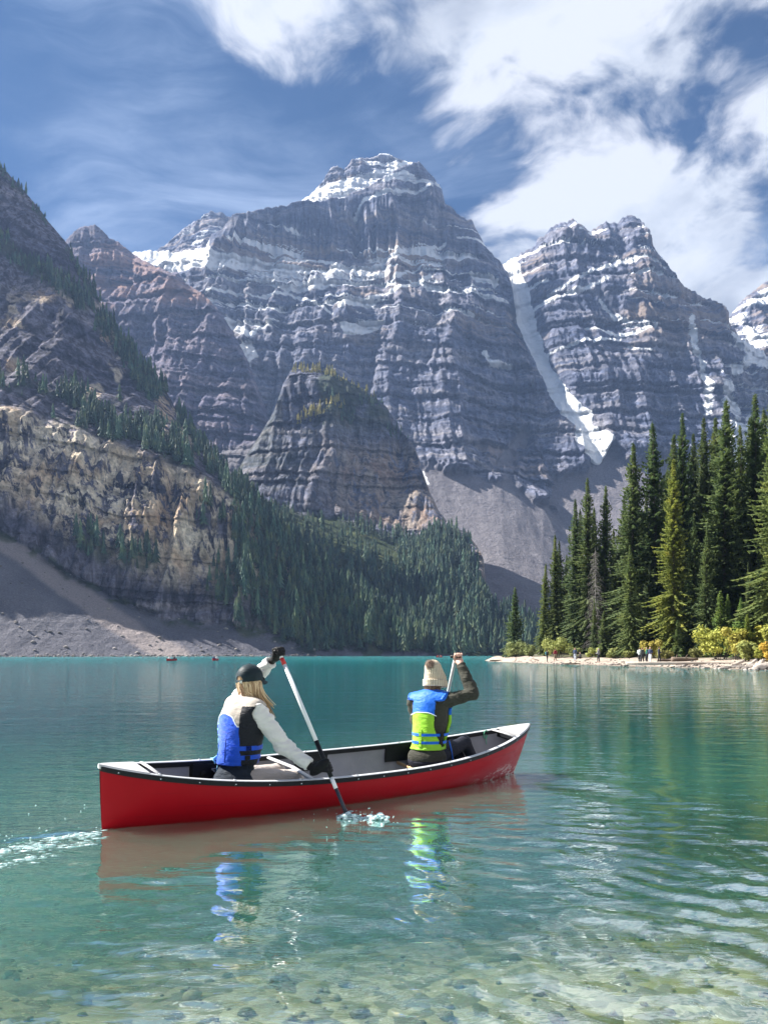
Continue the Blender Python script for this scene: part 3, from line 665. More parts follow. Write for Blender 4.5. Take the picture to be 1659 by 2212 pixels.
# ------------------------------------------------------------------ the lake
rng_r = [0.6]
while rng_r[-1] < 70: rng_r.append(rng_r[-1]*1.0075+0.004)
while rng_r[-1] < 900: rng_r.append(rng_r[-1]*1.03)
rng_r = np.array(rng_r)
th = np.concatenate([np.linspace(-1.45, -0.62, 40)[:-1], np.linspace(-0.62, 0.62, 420), np.linspace(0.62, 1.45, 40)[1:]])
Rg, Tg = np.meshgrid(rng_r, th, indexing='ij')
Xg = Rg*np.sin(Tg); Yg = Rg*np.cos(Tg)-0.0
def waves(X, Y, R):
    h = np.zeros_like(X); rs = np.random.RandomState(5)
    wx = (fbm(X*0.35, Y*0.35, seed=401, oct=3)-0.5)*1.6; wy = (fbm(X*0.35, Y*0.35, seed=402, oct=3)-0.5)*1.6
    right = sstep(X/np.maximum(Y, 1), -0.02, 0.30)     # livelier water over on the right
    near = 0.30+0.70*sstep(R, 10, 3.2)
    for k in range(26):
        lam = 0.09*1.14**k*(1+0.2*rs.rand()); a = rs.normal(0.0, 0.75)+(0.25 if k % 3 == 0 else 0)
        kx, ky = math.sin(a)*2*math.pi/lam, math.cos(a)*2*math.pi/lam
        amp = 0.0037*min(lam, 0.42)**0.9*(0.7+0.6*rs.rand())*min(1, (0.9/lam))**.5*(1.45 if lam < .36 else (.42 if lam < .8 else .30))
        vis = sstep(R*0.009, lam*0.55, lam*0.22)
        h += amp*vis*np.sin(kx*(X+wx)+ky*(Y+wy)+rs.rand()*6.28)*(0.55+0.55*right)*near
    h += 0.0035*(fbm(X*1.1+Y*0.3, Y*3.4, seed=411, oct=3)-0.5)*sstep(R, 14, 4)*(0.5+right)
    # ridged wake trailing from the stern
    ex, ey = X+2.16, Y-6.2
    bl_ = -(ex*0.78+ey*0.63); bc = ex*0.63-ey*0.78
    h += 0.016*np.cos(bc*21+bl_*4)*np.exp(-((bc+0.10*np.sin(bl_*5))/(0.10+0.06*np.maximum(bl_, 0)))**2)*sstep(bl_, -.05, .25)*np.exp(-np.maximum(bl_, 0)/3.0)
    # bow wave fanning out to the right of the canoe
    dx, dy = X-1.55, Y-9.15
    al = dx*0.62-dy*0.78; ac = dx*0.78+dy*0.62
    vee = np.exp(-((ac+al*0.12)/0.9)**2)*sstep(al, -0.1, 0.8)*np.exp(-np.maximum(al, 0)/5.0)
    h += 0.008*np.sin(ac*7.5+al*1.1)*vee*sstep(R, 30, 10)
    return h
Zg = waves(Xg, Yg, Rg)*sstep(Rg, 75, 30)
m, t = newmat('lake_water')
pos = N(t, 'ShaderNodeNewGeometry').outputs['Position']
px, py, pz = XYZ(t, pos)
far = SS(t, py, 3.0, 90.0)
b1 = NOISE(t, VMUL(t, pos, (2.2, 5.0, 1.0)), 1.0, 4, 0.6, 0.6)
b2 = NOISE(t, VMUL(t, pos, (0.35, 1.1, 1.0)), 1.0, 4, 0.6, 0.4)
h = M(t, 'ADD', M(t, 'MULTIPLY', b1, 0.0095), M(t, 'MULTIPLY', M(t, 'MULTIPLY', b2, 0.11), SS(t, py, 7.0, 40.0, 0.15, 1.0)))
bn = N(t, 'ShaderNodeBump', {'Height': h, 'Strength': 0.8, 'Distance': 1.0}).outputs[0]
turbn = NOISE(t, pos, 0.25, 3)
turb = SS(t, M(t, 'ADD', py, M(t, 'ADD', M(t, 'MULTIPLY', M(t, 'SUBTRACT', turbn, 0.5), 3.0), M(t, 'MULTIPLY', px, -0.35))), 1.7, 8.4, 0.05, 0.97)
patch = NOISE(t, VMUL(t, pos, (0.012, 0.03, 1)), 1.0, 4, 0.6)
body = MIX(t, SS(t, py, 4.0, 16.0), (0.070, 0.270, 0.205), MIX(t, SS(t, patch, 0.35, 0.65), (0.0022, 0.096, 0.110), (0.0040, 0.135, 0.146)))
dif = pbsdf(t, body, 1.0, **{'Subsurface Weight': 1.0, 'Subsurface Radius': (0.5, 1.0, 1.0), 'Subsurface Scale': 0.9, 'Specular IOR Level': 0.0}); dif.subsurface_method = 'BURLEY'
tra = N(t, 'ShaderNodeBsdfTransparent', {'Color': (0.87, 0.96, 0.88, 1)})
mixb = N(t, 'ShaderNodeMixShader', {0: turb, 1: tra.outputs[0], 2: dif.outputs[0]})
gl = N(t, 'ShaderNodeBsdfGlossy', {'Color': (1, 1, 1, 1), 'Roughness': SS(t, py, 20.0, 300.0, 0.03, 0.16), 'Normal': bn})
fr = N(t, 'ShaderNodeFresnel', {'IOR': 1.333, 'Normal': bn}).outputs[0]
fr = M(t, 'MINIMUM', fr, SS(t, py, 15.0, 220.0, 0.80, 0.50))
fr = M(t, 'MULTIPLY', fr, SS(t, py, 3.0, 6.2, 0.54, 1.0, ))
finish(t, N(t, 'ShaderNodeMixShader', {0: fr, 1: mixb.outputs[0], 2: gl.outputs[0]}).outputs[0])
o = mobj('lake_water', np.stack([Xg, Yg, Zg], -1).reshape(-1, 3), quads(*Xg.shape)[:, ::-1].copy(), m); tag(o, kind='structure')

# ------------------------------------------------------------------ trees
def leaf_mat(name, stops, scale=0.9, trans=0.25, use_obj=True, rough=0.65):
    m, t = newmat(name)
    pos = N(t, 'ShaderNodeNewGeometry').outputs['Position']
    c = RAMP(t, NOISE(t, pos, scale, 4, 0.6), stops)
    if use_obj:
        c = MIX(t, 1.0, c, N(t, 'ShaderNodeObjectInfo').outputs['Color'], 'MULTIPLY')
        tv = M(t, 'ADD', ATTR(t, 'tint'), 1.0); c = MIX(t, 1.0, c, COMB(t, tv, tv, tv), 'MULTIPLY')
    d = pbsdf(t, c, rough); d.inputs['Specular IOR Level'].default_value = 0.25
    tr = N(t, 'ShaderNodeBsdfTranslucent', {'Color': c})
    finish(t, N(t, 'ShaderNodeMixShader', {0: trans, 1: d.outputs[0], 2: tr.outputs[0]}).outputs[0]); return m
MAT_SPRUCE = leaf_mat('spruce_needles', [(0.3, (0.046, 0.074, 0.034)), (0.55, (0.105, 0.14, 0.054)), (0.75, (0.19, 0.21, 0.075))], 0.7, 0.38)
MAT_BARK = simple_mat('bark', (0.085, 0.07, 0.058), 0.9, 0.4, 3.0)
MAT_GREYWOOD = simple_mat('bare_grey_wood', (0.15, 0.14, 0.13), 0.9, 0.3, 3.0)

def spruce(seed, H, R, base=0.04, gap=0.27, dens=1.0, thin=0.0):
    r = random.Random(seed); V = []; F = []
    bend = (r.uniform(-.012, .012), r.uniform(-.012, .012))
    ax = lambda z: Vector((bend[0]*z*z/H, bend[1]*z*z/H, z))
    z = H*base
    while z < H*0.985:
        q = z/H
        rad = R*(1-q)**0.92*(0.78+0.17*math.sin(z*1.9+seed)+0.10*math.sin(z*.7+seed*3)+r.uniform(-.16, .20))+0.07
        if q < 0.16: rad *= 0.62+0.38*q/0.16
        n = max(4, int((5.5+2.2*(1-q))*dens))
        a0 = r.uniform(0, 6.28)
        for k in range(n):
            if r.random() < thin: continue
            a = a0+6.283*k/n+r.uniform(-.35, .35); Lb = rad*r.uniform(0.62, 1.15)
            d = Vector((math.cos(a), math.sin(a), 0)); side = Vector((-d.y, d.x, 0))
            zz = z+r.uniform(-.12, .12)
            up = 0.55*(q-0.35) ; droop = -0.62*(1-q)-0.06
            ns = max(2, int(Lb/0.42)+1)
            for s in range(ns):
                f = (s+0.35)/ns; g = min(1.12, f+0.95/ns+0.06)
                P = lambda x: ax(zz)+d*(Lb*x)+Vector((0, 0, Lb*(up*x+droop*x*x+0.22*x**4)))
                p0, p1 = P(f), P(g)
                w = (0.20+0.30*(1-f)*min(1, Lb))*r.uniform(0.75, 1.25)
                hang = -w*r.uniform(0.35, 0.75)
                pm = p0.lerp(p1, 0.42)
                b = len(V)
                V += [p0, pm+side*w+Vector((0, 0, hang)), p1, pm-side*w+Vector((0, 0, hang))]
                F += [(b, b+1, b+2), (b, b+2, b+3)]
                if s % 2 == 0:
                    b = len(V); V += [p0+Vector((0, 0, .04)), p1, pm+Vector((0, 0, -w*1.5))]; F.append((b, b+1, b+2))
        z += gap*r.uniform(0.8, 1.2)*(0.75+0.5*(1-q))
    b = len(V)                                          # leader tip
    top = ax(H)
    for k in range(5):
        a = 1.257*k; V += [top, ax(H*0.955)+Vector((math.cos(a)*.16, math.sin(a)*.16, 0)), ax(H*0.955)+Vector((math.cos(a+.9)*.16, math.sin(a+.9)*.16, -.1))]
        F.append((b, b+1, b+2)); b += 3
    tb = MB(); tb.tube([ax(H*x) for x in (-0.02, 0.05, 0.3, 0.65, 0.97)], [H*.0125, H*.0105, H*.008, H*.0045, 0.015], 7)
    crown = make_mesh('crown', V, np.array(F), [MAT_SPRUCE], False)
    trunk = make_mesh('trunk', tb.V, tb.F, [MAT_BARK])
    return crown, trunk
PROTO = [(spruce(3, 30, 4.6, 0.05), 30), (spruce(8, 28, 3.9, 0.06), 28), (spruce(15, 26, 4.7, 0.03), 26), (spruce(22, 30, 3.9, 0.16, 0.30, 0.85, 0.12), 30), (spruce(29, 10, 2.4, 0.02, 0.20), 10), (spruce(36, 9, 2.0, 0.02, 0.2), 9)]
def tree_at(u, vtop, s, proto, label, group, wide=1.0, color=(1, 1, 1), name='spruce_tree', cat='tree', rot=None):
    p = spot(u, s); top = CAMH+(HZ-vtop)/FPX*p.y
    (crown, trunk), H0 = PROTO[proto]
    H = top-p.z+0.15; k = H/H0
    r = random.Random(int(u*13+vtop))
    t_ = empty(name, label, cat, (p.x, p.y, p.z-0.15), (0, 0, r.uniform(0, 6.28)), group)
    c = obj('crown', crown, t_); tr = obj('trunk', trunk, t_)
    c.color = tr.color = (*color, 1)
    t_.scale = (k*wide*1.14, k*wide*1.14, k)
    return t_
G_SPR = 'spruces in the stand behind the beach'
def cu(x): return 1033.5+.3771*x
def cv(y): return 782+.3771*y
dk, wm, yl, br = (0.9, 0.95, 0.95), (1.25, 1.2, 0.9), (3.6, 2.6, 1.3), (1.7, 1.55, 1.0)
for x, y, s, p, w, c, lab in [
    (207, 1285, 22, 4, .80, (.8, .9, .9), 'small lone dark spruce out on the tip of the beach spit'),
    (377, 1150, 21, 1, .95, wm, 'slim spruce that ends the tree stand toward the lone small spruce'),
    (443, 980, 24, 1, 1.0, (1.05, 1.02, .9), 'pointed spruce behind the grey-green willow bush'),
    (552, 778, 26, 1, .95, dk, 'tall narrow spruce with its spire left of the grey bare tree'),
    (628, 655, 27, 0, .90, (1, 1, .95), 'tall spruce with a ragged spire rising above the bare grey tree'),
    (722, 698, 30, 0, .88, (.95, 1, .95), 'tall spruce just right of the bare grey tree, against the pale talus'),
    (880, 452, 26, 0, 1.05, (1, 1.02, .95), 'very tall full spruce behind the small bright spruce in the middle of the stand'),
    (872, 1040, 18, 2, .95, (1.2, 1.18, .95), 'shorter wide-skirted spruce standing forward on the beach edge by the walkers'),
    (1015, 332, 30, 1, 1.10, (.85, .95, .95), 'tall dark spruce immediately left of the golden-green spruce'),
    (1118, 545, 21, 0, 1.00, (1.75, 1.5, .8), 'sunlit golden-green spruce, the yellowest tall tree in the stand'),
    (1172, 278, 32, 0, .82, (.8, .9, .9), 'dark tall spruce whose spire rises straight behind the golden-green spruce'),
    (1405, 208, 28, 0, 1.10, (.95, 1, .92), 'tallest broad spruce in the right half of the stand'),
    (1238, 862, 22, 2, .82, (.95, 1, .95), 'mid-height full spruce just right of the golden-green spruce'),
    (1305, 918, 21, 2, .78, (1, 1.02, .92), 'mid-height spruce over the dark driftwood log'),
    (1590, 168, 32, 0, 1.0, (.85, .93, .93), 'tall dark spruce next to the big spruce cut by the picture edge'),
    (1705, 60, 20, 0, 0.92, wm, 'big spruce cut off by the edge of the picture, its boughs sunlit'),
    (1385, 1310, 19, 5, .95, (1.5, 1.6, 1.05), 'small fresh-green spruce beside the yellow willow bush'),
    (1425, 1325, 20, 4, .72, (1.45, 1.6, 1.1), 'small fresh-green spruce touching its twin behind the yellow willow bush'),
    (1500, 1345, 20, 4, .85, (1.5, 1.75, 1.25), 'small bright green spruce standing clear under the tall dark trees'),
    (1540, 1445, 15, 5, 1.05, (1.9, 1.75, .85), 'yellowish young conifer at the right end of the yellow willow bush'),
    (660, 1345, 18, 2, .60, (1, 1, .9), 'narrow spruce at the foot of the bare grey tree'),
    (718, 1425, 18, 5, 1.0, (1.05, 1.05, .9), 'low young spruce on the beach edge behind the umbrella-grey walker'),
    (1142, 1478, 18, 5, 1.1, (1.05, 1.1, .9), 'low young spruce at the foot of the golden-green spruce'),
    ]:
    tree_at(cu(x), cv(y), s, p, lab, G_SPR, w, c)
rr = random.Random(77)
fill = [(467, 1015, 30), (500, 1100, 33), (590, 830, 36), (670, 820, 38), (765, 945, 36), (805, 985, 33), (845, 760, 40), (930, 900, 34), (960, 740, 38), (1065, 600, 38), (1095, 408, 38), (1232, 398, 40), (1297, 308, 36), (1342, 303, 40), (1460, 470, 40), (1515, 352, 36), (1555, 300, 42), (1640, 250, 40), (1270, 640, 34), (1360, 560, 42), (1195, 620, 44), (900, 620, 46),
        (590, 1050, 38), (720, 1250, 40), (830, 1180, 41), (950, 1050, 43), (1045, 1000, 44), (1230, 1150, 42), (1290, 1200, 44), (1420, 1000, 43), (1500, 900, 44), (1580, 950, 45), (430, 1250, 38), (480, 1300, 42), (660, 1300, 44), (900, 1300, 45),
        (1660, 500, 36), (1470, 760, 34), (1545, 620, 35), (1000, 880, 40), (700, 1000, 42), (1400, 800, 46), (1320, 720, 48), (1600, 760, 46), (1120, 800, 48), (780, 1100, 30), (1180, 980, 30), (640, 1150, 34), (975, 1150, 27), (1360, 1130, 30), (1445, 1090, 31), (1620, 1010, 30), (545, 1150, 29), (1560, 1080, 30),
        (1760, 150, 34), (1830, 120, 30), (1920, 80, 36), (2030, 60, 32), (2150, 30, 34), (1870, 400, 24), (2000, 300, 22), (2270, 100, 34)]
for x, y, s in fill:
    tree_at(cu(x), cv(y), s, rr.choice([0, 1, 1, 2, 3]), 'dark spruce crowded among its neighbours deeper inside the stand behind the beach', G_SPR, rr.uniform(.8, 1.05), (rr.uniform(.72, 1.0),)*2+(rr.uniform(.8, .95),))
tree_at(cu(1537), cv(1138), 24, 3, 'thin half-bare spruce among the small bright green spruces', G_SPR, .5, (1, 1, .9))

# bare grey tree
p = spot(cu(668), 20); H = CAMH+(HZ-cv(1060))/FPX*p.y-p.z
t_ = empty('dead_tree', 'bare grey spruce skeleton with drooping twigs in front of the dark spruces', 'tree', (p.x, p.y, p.z-.1))
tb = MB(); tb.tube([(0, 0, 0), (.05, 0, H*.5), (0, .05, H)], [.10, .065, .012], 7); tb.build('trunk', MAT_GREYWOOD, t_)
bb = MB(); r = random.Random(5)
for k in range(260):
    z = H*r.uniform(.12, .97); a = r.uniform(0, 6.28); Lb = (0.35+2.1*(1-z/H)**.7)*r.uniform(.5, 1.1); d = Vector((math.cos(a), math.sin(a), 0))
    P = [Vector((.04, 0, z))+d*(Lb*f)+Vector((0, 0, Lb*(.10*f-.55*f*f))) for f in (0, .35, .7, 1)]
    bb.tube(P, [.028, .02, .014, .006], 3, False)
    for q in range(5):
        f = r.uniform(.3, 1); b0 = Vector((.04, 0, z))+d*(Lb*f)+Vector((0, 0, Lb*(.10*f-.55*f*f)))
        bb.tube([b0, b0+Vector((r.uniform(-.25, .25), r.uniform(-.25, .25), -r.uniform(.15, .45)))], [.010, .004], 3, False)
bb.build('branches', MAT_GREYWOOD, t_)

# bushes
MAT_WILLOW = leaf_mat('willow_leaves', [(0.3, (0.20, 0.22, 0.09)), (0.55, (0.34, 0.35, 0.17)), (0.75, (0.46, 0.45, 0.25))], 1.2, 0.3)
def bush(u, s, w, h, label, color, seed, n=1500, leaf=0.16, deep=0.8):
    p = spot(u, s); r = random.Random(seed); V = []; F = []
    b_ = empty('willow_bush', label, 'bush', (p.x, p.y, p.z-.08), (0, 0, 0), 'bushes along the back of the beach')
    lobes = [(Vector((r.uniform(-.75, .75)*w, r.uniform(-.7, .7)*w*deep, h*r.uniform(.25, .72))), r.uniform(.22, .42)*min(w, h*1.1)) for _ in range(int(7+w*3))]
    st_ = MB()
    for c, rad in lobes:
        st_.tube([(c.x*.25, c.y*.25, 0), c*.6, c], [.035, .022, .01], 4, False)
    for k in range(n):
        c, rad = lobes[r.randrange(len(lobes))]
        d = Vector((r.gauss(0, 1), r.gauss(0, 1), r.gauss(0, 1))).normalized()
        q = c+d*rad*r.random()**.4*r.uniform(.8, 1.2)
        if q.z < .05: q.z = r.uniform(.02, .3)
        a = Vector((r.gauss(0, 1), r.gauss(0, 1), r.gauss(0, .6))).normalized(); bv = a.cross(d).normalized() if abs(a.dot(d)) < .95 else Vector((0, 0, 1))
        l = leaf*r.uniform(.6, 1.4); i = len(V)
        V += [q-a*l, q+bv*l*.55, q+a*l, q-bv*l*.55]; F.append((i, i+1, i+2, i+3))
    o = obj('leaves', make_mesh('leaves', V, np.array(F), [MAT_WILLOW], False), b_); o.color = (*color, 1)
    st_.build('stems', MAT_BARK, b_)
gg, gy, yy = (.72, .80, .62), (.95, 1.0, .62), (1.15, 1.15, .48)
for i, (x, s, w, h, c, lab) in enumerate([
    (222, 14, 3.6, 3.4, gg, 'rounded grey-green willow bush at the foot of the lone small spruce'),
    (300, 15, 1.8, 2.2, gg, 'small willow bush filling the gap between the two rounded willows'),
    (455, 14, 4.0, 3.7, gy, 'pale green willow bush behind the person in the red jacket'),
    (545, 15, 1.6, 2.0, gg, 'low willow bush behind the hiker in pale jeans'),
    (655, 14.5, 1.7, 1.7, gy, 'low pale bush behind the person with the grey jacket'),
    (770, 15, 2.2, 1.4, (.7, .75, .5), 'low green scrub left of the wide-skirted spruce'),
    (985, 16, 2.4, 2.9, (1.25, 1.05, .5), 'yellowing willow bush behind the group of walkers'),
    (1060, 15, 2.0, 1.2, (.8, .75, .5), 'low scrub at the foot of the golden-green spruce'),
    (1385, 13, 4.2, 4.4, yy, 'large golden yellow willow bush at the right end of the beach'),
    (1475, 13, 2.6, 4.6, (1.25, 1.1, .5), 'taller yellow-green bush joined to the large golden willow'),
    (1530, 11, 1.9, 2.4, gy, 'pale green bush right of the golden willow, above the driftwood'),
    (1605, 12, 1.7, 2.0, yy, 'small golden bush among the driftwood logs'),
    (1655, 11, 1.8, 2.4, (1.6, 1.1, .4), 'orange yellow bush at the very edge of the picture'),
    (1590, 17, 2.0, 4.6, (1.35, 1.25, .45), 'upright yellow larch-like bush under the tall dark spruces'),
    (1660, 17, 2.4, 4.2, (1.1, 1.1, .5), 'green-yellow thicket below the big edge spruce'),
    (1250, 17, 2.2, 1.3, (.6, .6, .4), 'dull low scrub behind the dark log'),
    (860, 16, 1.8, 1.1, (.65, .7, .45), 'low dull scrub under the wide-skirted spruce'),
    ]):
    bush(cu(x), s, w*.62, h, lab, c, 100+i, int(700+w*420))

# driftwood and single rocks
MAT_DRIFT = simple_mat('driftwood', (0.44, 0.38, 0.32), 0.85, 0.25, 2.5)
MAT_DARKLOG = simple_mat('dark_log', (0.13, 0.095, 0.07), 0.85, 0.4, 2.0)
def log(u, s, L_, rad, ang, label, mat, tilt=0.0, stubs=2, seed=1):
    p = spot(u, s); r = random.Random(seed)
    t_ = empty('driftwood_log', label, 'log', (p.x, p.y, p.z+rad*.7), (0, 0, ang), 'driftwood on the beach')
    P = [Vector((-L_/2+L_*f, r.uniform(-.05, .05)*L_*.3, L_*tilt*(f-.5)+r.uniform(-.02, .02))) for f in np.linspace(0, 1, 7)]
    b = MB(); b.tube(P, [rad*(1.15-.5*f)*r.uniform(.9, 1.1) for f in np.linspace(0, 1, 7)], 8); b.build('log_stem', mat, t_)
    for k in range(stubs):
        q = P[1+k*2 % 6]; b = MB(); b.tube([q, q+Vector((r.uniform(.1, .3), r.uniform(-.3, .3), rad*2.2))], [rad*.35, rad*.12], 6); b.build('branch_stub', mat, t_)
for a in [(cu(1180), 9, 2.9, .26, .05, 'short thick dark brown log lying at the foot of the forest', MAT_DARKLOG, 0, 2),
          (cu(1265), 4.2, 15.0, .16, .02, 'very long pale fallen trunk lying along the beach', MAT_DRIFT, 0, 3),
          (cu(1475), 4.0, 2.2, .18, .5, 'root end of driftwood by the tip of the long trunk', MAT_DRIFT, .3, 3),
          (cu(1550), 2.6, 2.6, .20, .7, 'pale driftwood log propped up on the rocks', MAT_DRIFT, .35, 1),
          (cu(1600), 2.6, 3.0, .22, .9, 'thick bleached log slanting toward the water', MAT_DRIFT, .28, 1),
          (cu(1640), 3.0, 2.4, .24, .4, 'bleached log end beside the slanting thick log', MAT_DRIFT, .2, 1),
          (cu(550), .5, 2.6, .10, 0, 'thin reddish brown plank of driftwood at the waterline', MAT_DARKLOG, 0, 0),
          (cu(110), 1.5, 2.8, .12, 0, 'dark driftwood near the tip of the spit', MAT_DARKLOG, 0, 1),
          (cu(340), 8, 2.6, .13, -.6, 'bleached branch leaning in front of the willow bushes', MAT_DRIFT, -.25, 2),
          (cu(620), 9, 2.6, .08, .5, 'thin pale branch leaning left of the grey walker', MAT_DRIFT, .3, 1),
          (cu(1100), 10, 3.0, .14, .1, 'half buried brown log behind the dark-clad walker', MAT_DARKLOG, 0, 1)]:
    log(*a, seed=int(a[0]))
rk = [make_mesh('rock', V, F, [MAT_ROCK1], False) for V, F in STONES]
for i, (x, s, sz, lab) in enumerate([(1415, .3, .42, 'dark angular rock at the waterline below the golden bush'), (1380, .3, .30, 'grey stone beside the dark angular rock'), (1560, 1.6, .55, 'big pale rock under the propped driftwood'), (1625, 1.4, .62, 'large pale rock near the picture edge'), (1650, 2.4, .7, 'bleached boulder at the picture edge'),
        (1500, .8, .38, 'grey rock right of the long trunk'), (1470, 1.0, .33, 'small rock by the end of the long trunk'), (1300, .2, .28, 'stone on the waterline below the long trunk'), (1140, .8, .26, 'small dark stone in the middle of the beach'), (925, .1, .36, 'dark stone on the waterline below the walkers'), (845, .2, .32, 'brown stone on the waterline, one of a close pair'),
        (800, 2.0, .36, 'dark stone on dry sand left of the walkers'), (770, 2.2, .30, 'stone beside the dark stone on dry sand'), (1590, .4, .45, 'wet rock at the waterline under the driftwood'), (1530, .3, .4, 'flat grey rock half in the water'), (890, 4, .3, 'stone just behind the walkers on the left'), (60, .6, .3, 'stone at the tip of the spit'), (20, .4, .25, 'outermost stone of the spit')]):
    p = spot(cu(x), s); o = obj('rock', rk[i % 6], None, (p.x, p.y, p.z+sz*.2), (0, 0, i*1.3)); o.scale = (sz*1.2, sz, sz*.8)
    tag(o, lab, 'rock', 'single rocks on the beach')

# ------------------------------------------------------------------ far conifers on the mountain sides
def far_conifer(seed, tiers=9):
    r = random.Random(seed); V = []; F = []
    for k in range(tiers):
        f = k/tiers; z0 = 0.06+0.94*f; rad = 0.135*(1-f)**.8*r.uniform(.8, 1.2)+.012; h = 0.94/tiers*1.9
        n = 6; a0 = r.uniform(0, 6.28); b = len(V); V.append((0, 0, min(1, z0+h)))
        for j in range(n):
            a = a0+6.283*j/n; q = rad*r.uniform(.75, 1.25)
            V.append((q*math.cos(a), q*math.sin(a), z0-r.uniform(0, .03)))
            a += 3.1416/n; V.append((q*.45*math.cos(a), q*.45*math.sin(a), z0+h*.25))
        m_ = 2*n
        F += [(b, b+1+j, b+1+(j+1) % m_) for j in range(m_)]
    b = len(V); V += [(.012, 0, -.08), (-.006, .01, -.08), (-.006, -.01, -.08), (0, 0, .3)]; F += [(b, b+1, b+3), (b+1, b+2, b+3), (b+2, b, b+3)]
    return np.array(V, float), np.array(F)
FARV = [far_conifer(k, 9) for k in range(5)]
FARL = [far_conifer(k+20, 6) for k in range(5)]
MAT_FAR = leaf_mat('far_needles', [(0.3, (0.030, 0.074, 0.062)), (0.5, (0.072, 0.13, 0.085)), (0.72, (0.17, 0.20, 0.085))], 0.12, 0.3)
MAT_LARCH = leaf_mat('larch_needles', [(0.3, (0.20, 0.19, 0.05)), (0.55, (0.36, 0.31, 0.08)), (0.75, (0.50, 0.40, 0.12))], 0.05, 0.2, use_obj=False)
rs = np.random.RandomState(9)
cand = []
def sample(Mt, prob, n, hfun, kind):
    U, V, X, Y, Z = (Mt[k] for k in 'UVXYZ')
    area = np.ones_like(U); area[:-1, :-1] = np.hypot(np.diff(X, axis=1)[:-1], np.diff(Y, axis=1)[:-1])*np.hypot(np.diff(Z, axis=0)[:, :-1], np.diff(Y, axis=0)[:, :-1])
    p = (prob*np.clip(area, 0, 40)*(Z > 0.6)).ravel(); p /= p.sum()
    idx = rs.choice(p.size, n, p=p)
    for i in idx:
        j = (rs.rand()-.5)*3, (rs.rand()-.5)*3
        cand.append((X.ravel()[i]+j[0], Y.ravel()[i]+j[1], Z.ravel()[i]-.3, hfun(U.ravel()[i], V.ravel()[i])*(0.42+0.9*rs.rand()**1.3), kind))
fa = A_forest(A['U'], A['V'], A['vc'])*(A['U'] > -120)
sample(A, fa, 2300, lambda u, v: float(np.interp(u, [0, 350, 560, 800], [11, 14, 17, 18])), 'spruce')
bU, bV = B['U'], B['V']
bl = B['vc'][1][None, :]
nB = fbm(bU*0.02, bV*0.03, seed=18, oct=4)
gap = 1-0.75*sstep(soft_poly(bU, bV, [(600, 1110), (700, 1105), (840, 1165), (880, 1215), (760, 1200), (640, 1150)], 22), .4, .8)
scar = 1-sstep(soft_poly(bU, bV, [(830, 1418), (838, 1390), (858, 1383), (876, 1396), (910, 1420)], 4), .3, .6)
sample(B, sstep(bV, bl-4, bl+10)*(0.35+0.65*sstep(nB, .3, .5))*gap*scar*(bU > 500), 3900, lambda u, v: 11+8*float(np.interp(v, [1120, 1250, 1400], [0, .8, 1])), 'spruce')
sample(B, sstep(bV, 960, 900)*sstep(nB, .52, .64)*sstep(bU, 690, 760)*(bV < bl), 160, lambda u, v: 9, 'spruce')
sample(B, (sstep(16-pline(bU, bV, [(640, 797), (700, 803), (745, 818), (805, 850)]), 0, 10)+sstep(12-pline(bU, bV, [(640, 910), (690, 895), (735, 880)]), 0, 9)), 150, lambda u, v: 9.5, 'larch')
for u, y, h in [(742, 548, 24), (765, 552, 22), (800, 556, 25), (818, 552, 21), (848, 566, 14), (856, 563, 13), (905, 566, 24), (690, 536, 23), (640, 526, 22), (590, 520, 24), (940, 580, 23), (980, 590, 22), (1020, 600, 21), (1060, 610, 20)]:
    for q in range(5):
        uu, yy_ = u+rs.normal()*9, y+abs(rs.normal())*9
        cand.append(((uu-CU)/FPX*yy_, yy_, 0.8+abs(rs.normal()), h*(.7+.4*rs.rand()), 'spruce'))
vis = [(-c[3]/c[1]*(1 if -0.5 < c[0]/c[1] < 0.5 else .1), k) for k, c in enumerate(cand) if c[4] == 'spruce']
vis.sort(); big_i = [k for _, k in vis[:220]]
bigset = set(big_i)
far_me = [make_mesh('far_spruce', V, F, [MAT_FAR], False) for V, F in FARV]
for n_, k in enumerate(big_i):
    x, y, z, h, _ = cand[k]
    o = obj('spruce_tree', far_me[n_ % 5], None, (x, y, z), (0, 0, rs.rand()*6.28)); w = h*(.85+.4*rs.rand()); o.scale = (w, w, h)
    g = rs.rand(); o.color = (.75+.6*g, .75+.5*g, .8+.2*g, 1)
    left = x/y < -0.165
    tag(o, 'distant dark spruce on the steep left mountain side, one of its larger trees' if left else 'distant dark spruce on the far lake shore below the rock butte', 'tree', 'larger distant spruces on the left mountain' if left else 'larger distant spruces on the far shore')
def mass(name, kind, mat, label, test):
    VV = []; FF = []; TT = []; b = 0
    for k, (x, y, z, h, kd) in enumerate(cand):
        if kd != kind or k in bigset or not test(x, y): continue
        V, F = FARL[k % 5]; a = rs.rand()*6.28; w = h*(.9+.5*rs.rand())
        VV.append(np.stack([(V[:, 0]*math.cos(a)-V[:, 1]*math.sin(a))*w+x, (V[:, 0]*math.sin(a)+V[:, 1]*math.cos(a))*w+y, V[:, 2]*h+z], -1)); FF.append(F+b); b += len(V); TT.append(np.full(len(V), -.45+1.0*rs.rand()**1.6))
    tag(mobj(name, np.concatenate(VV), np.concatenate(FF), mat, smooth=False, attrs={'tint': np.concatenate(TT)}), label, None, None, 'stuff')
mass('forest', 'spruce', MAT_FAR, 'dark spruce forest covering the far shore and mountain foot', lambda x, y: True)
mass('larch_woods', 'larch', MAT_LARCH, 'golden larches along the crest of the rock butte', lambda x, y: True)
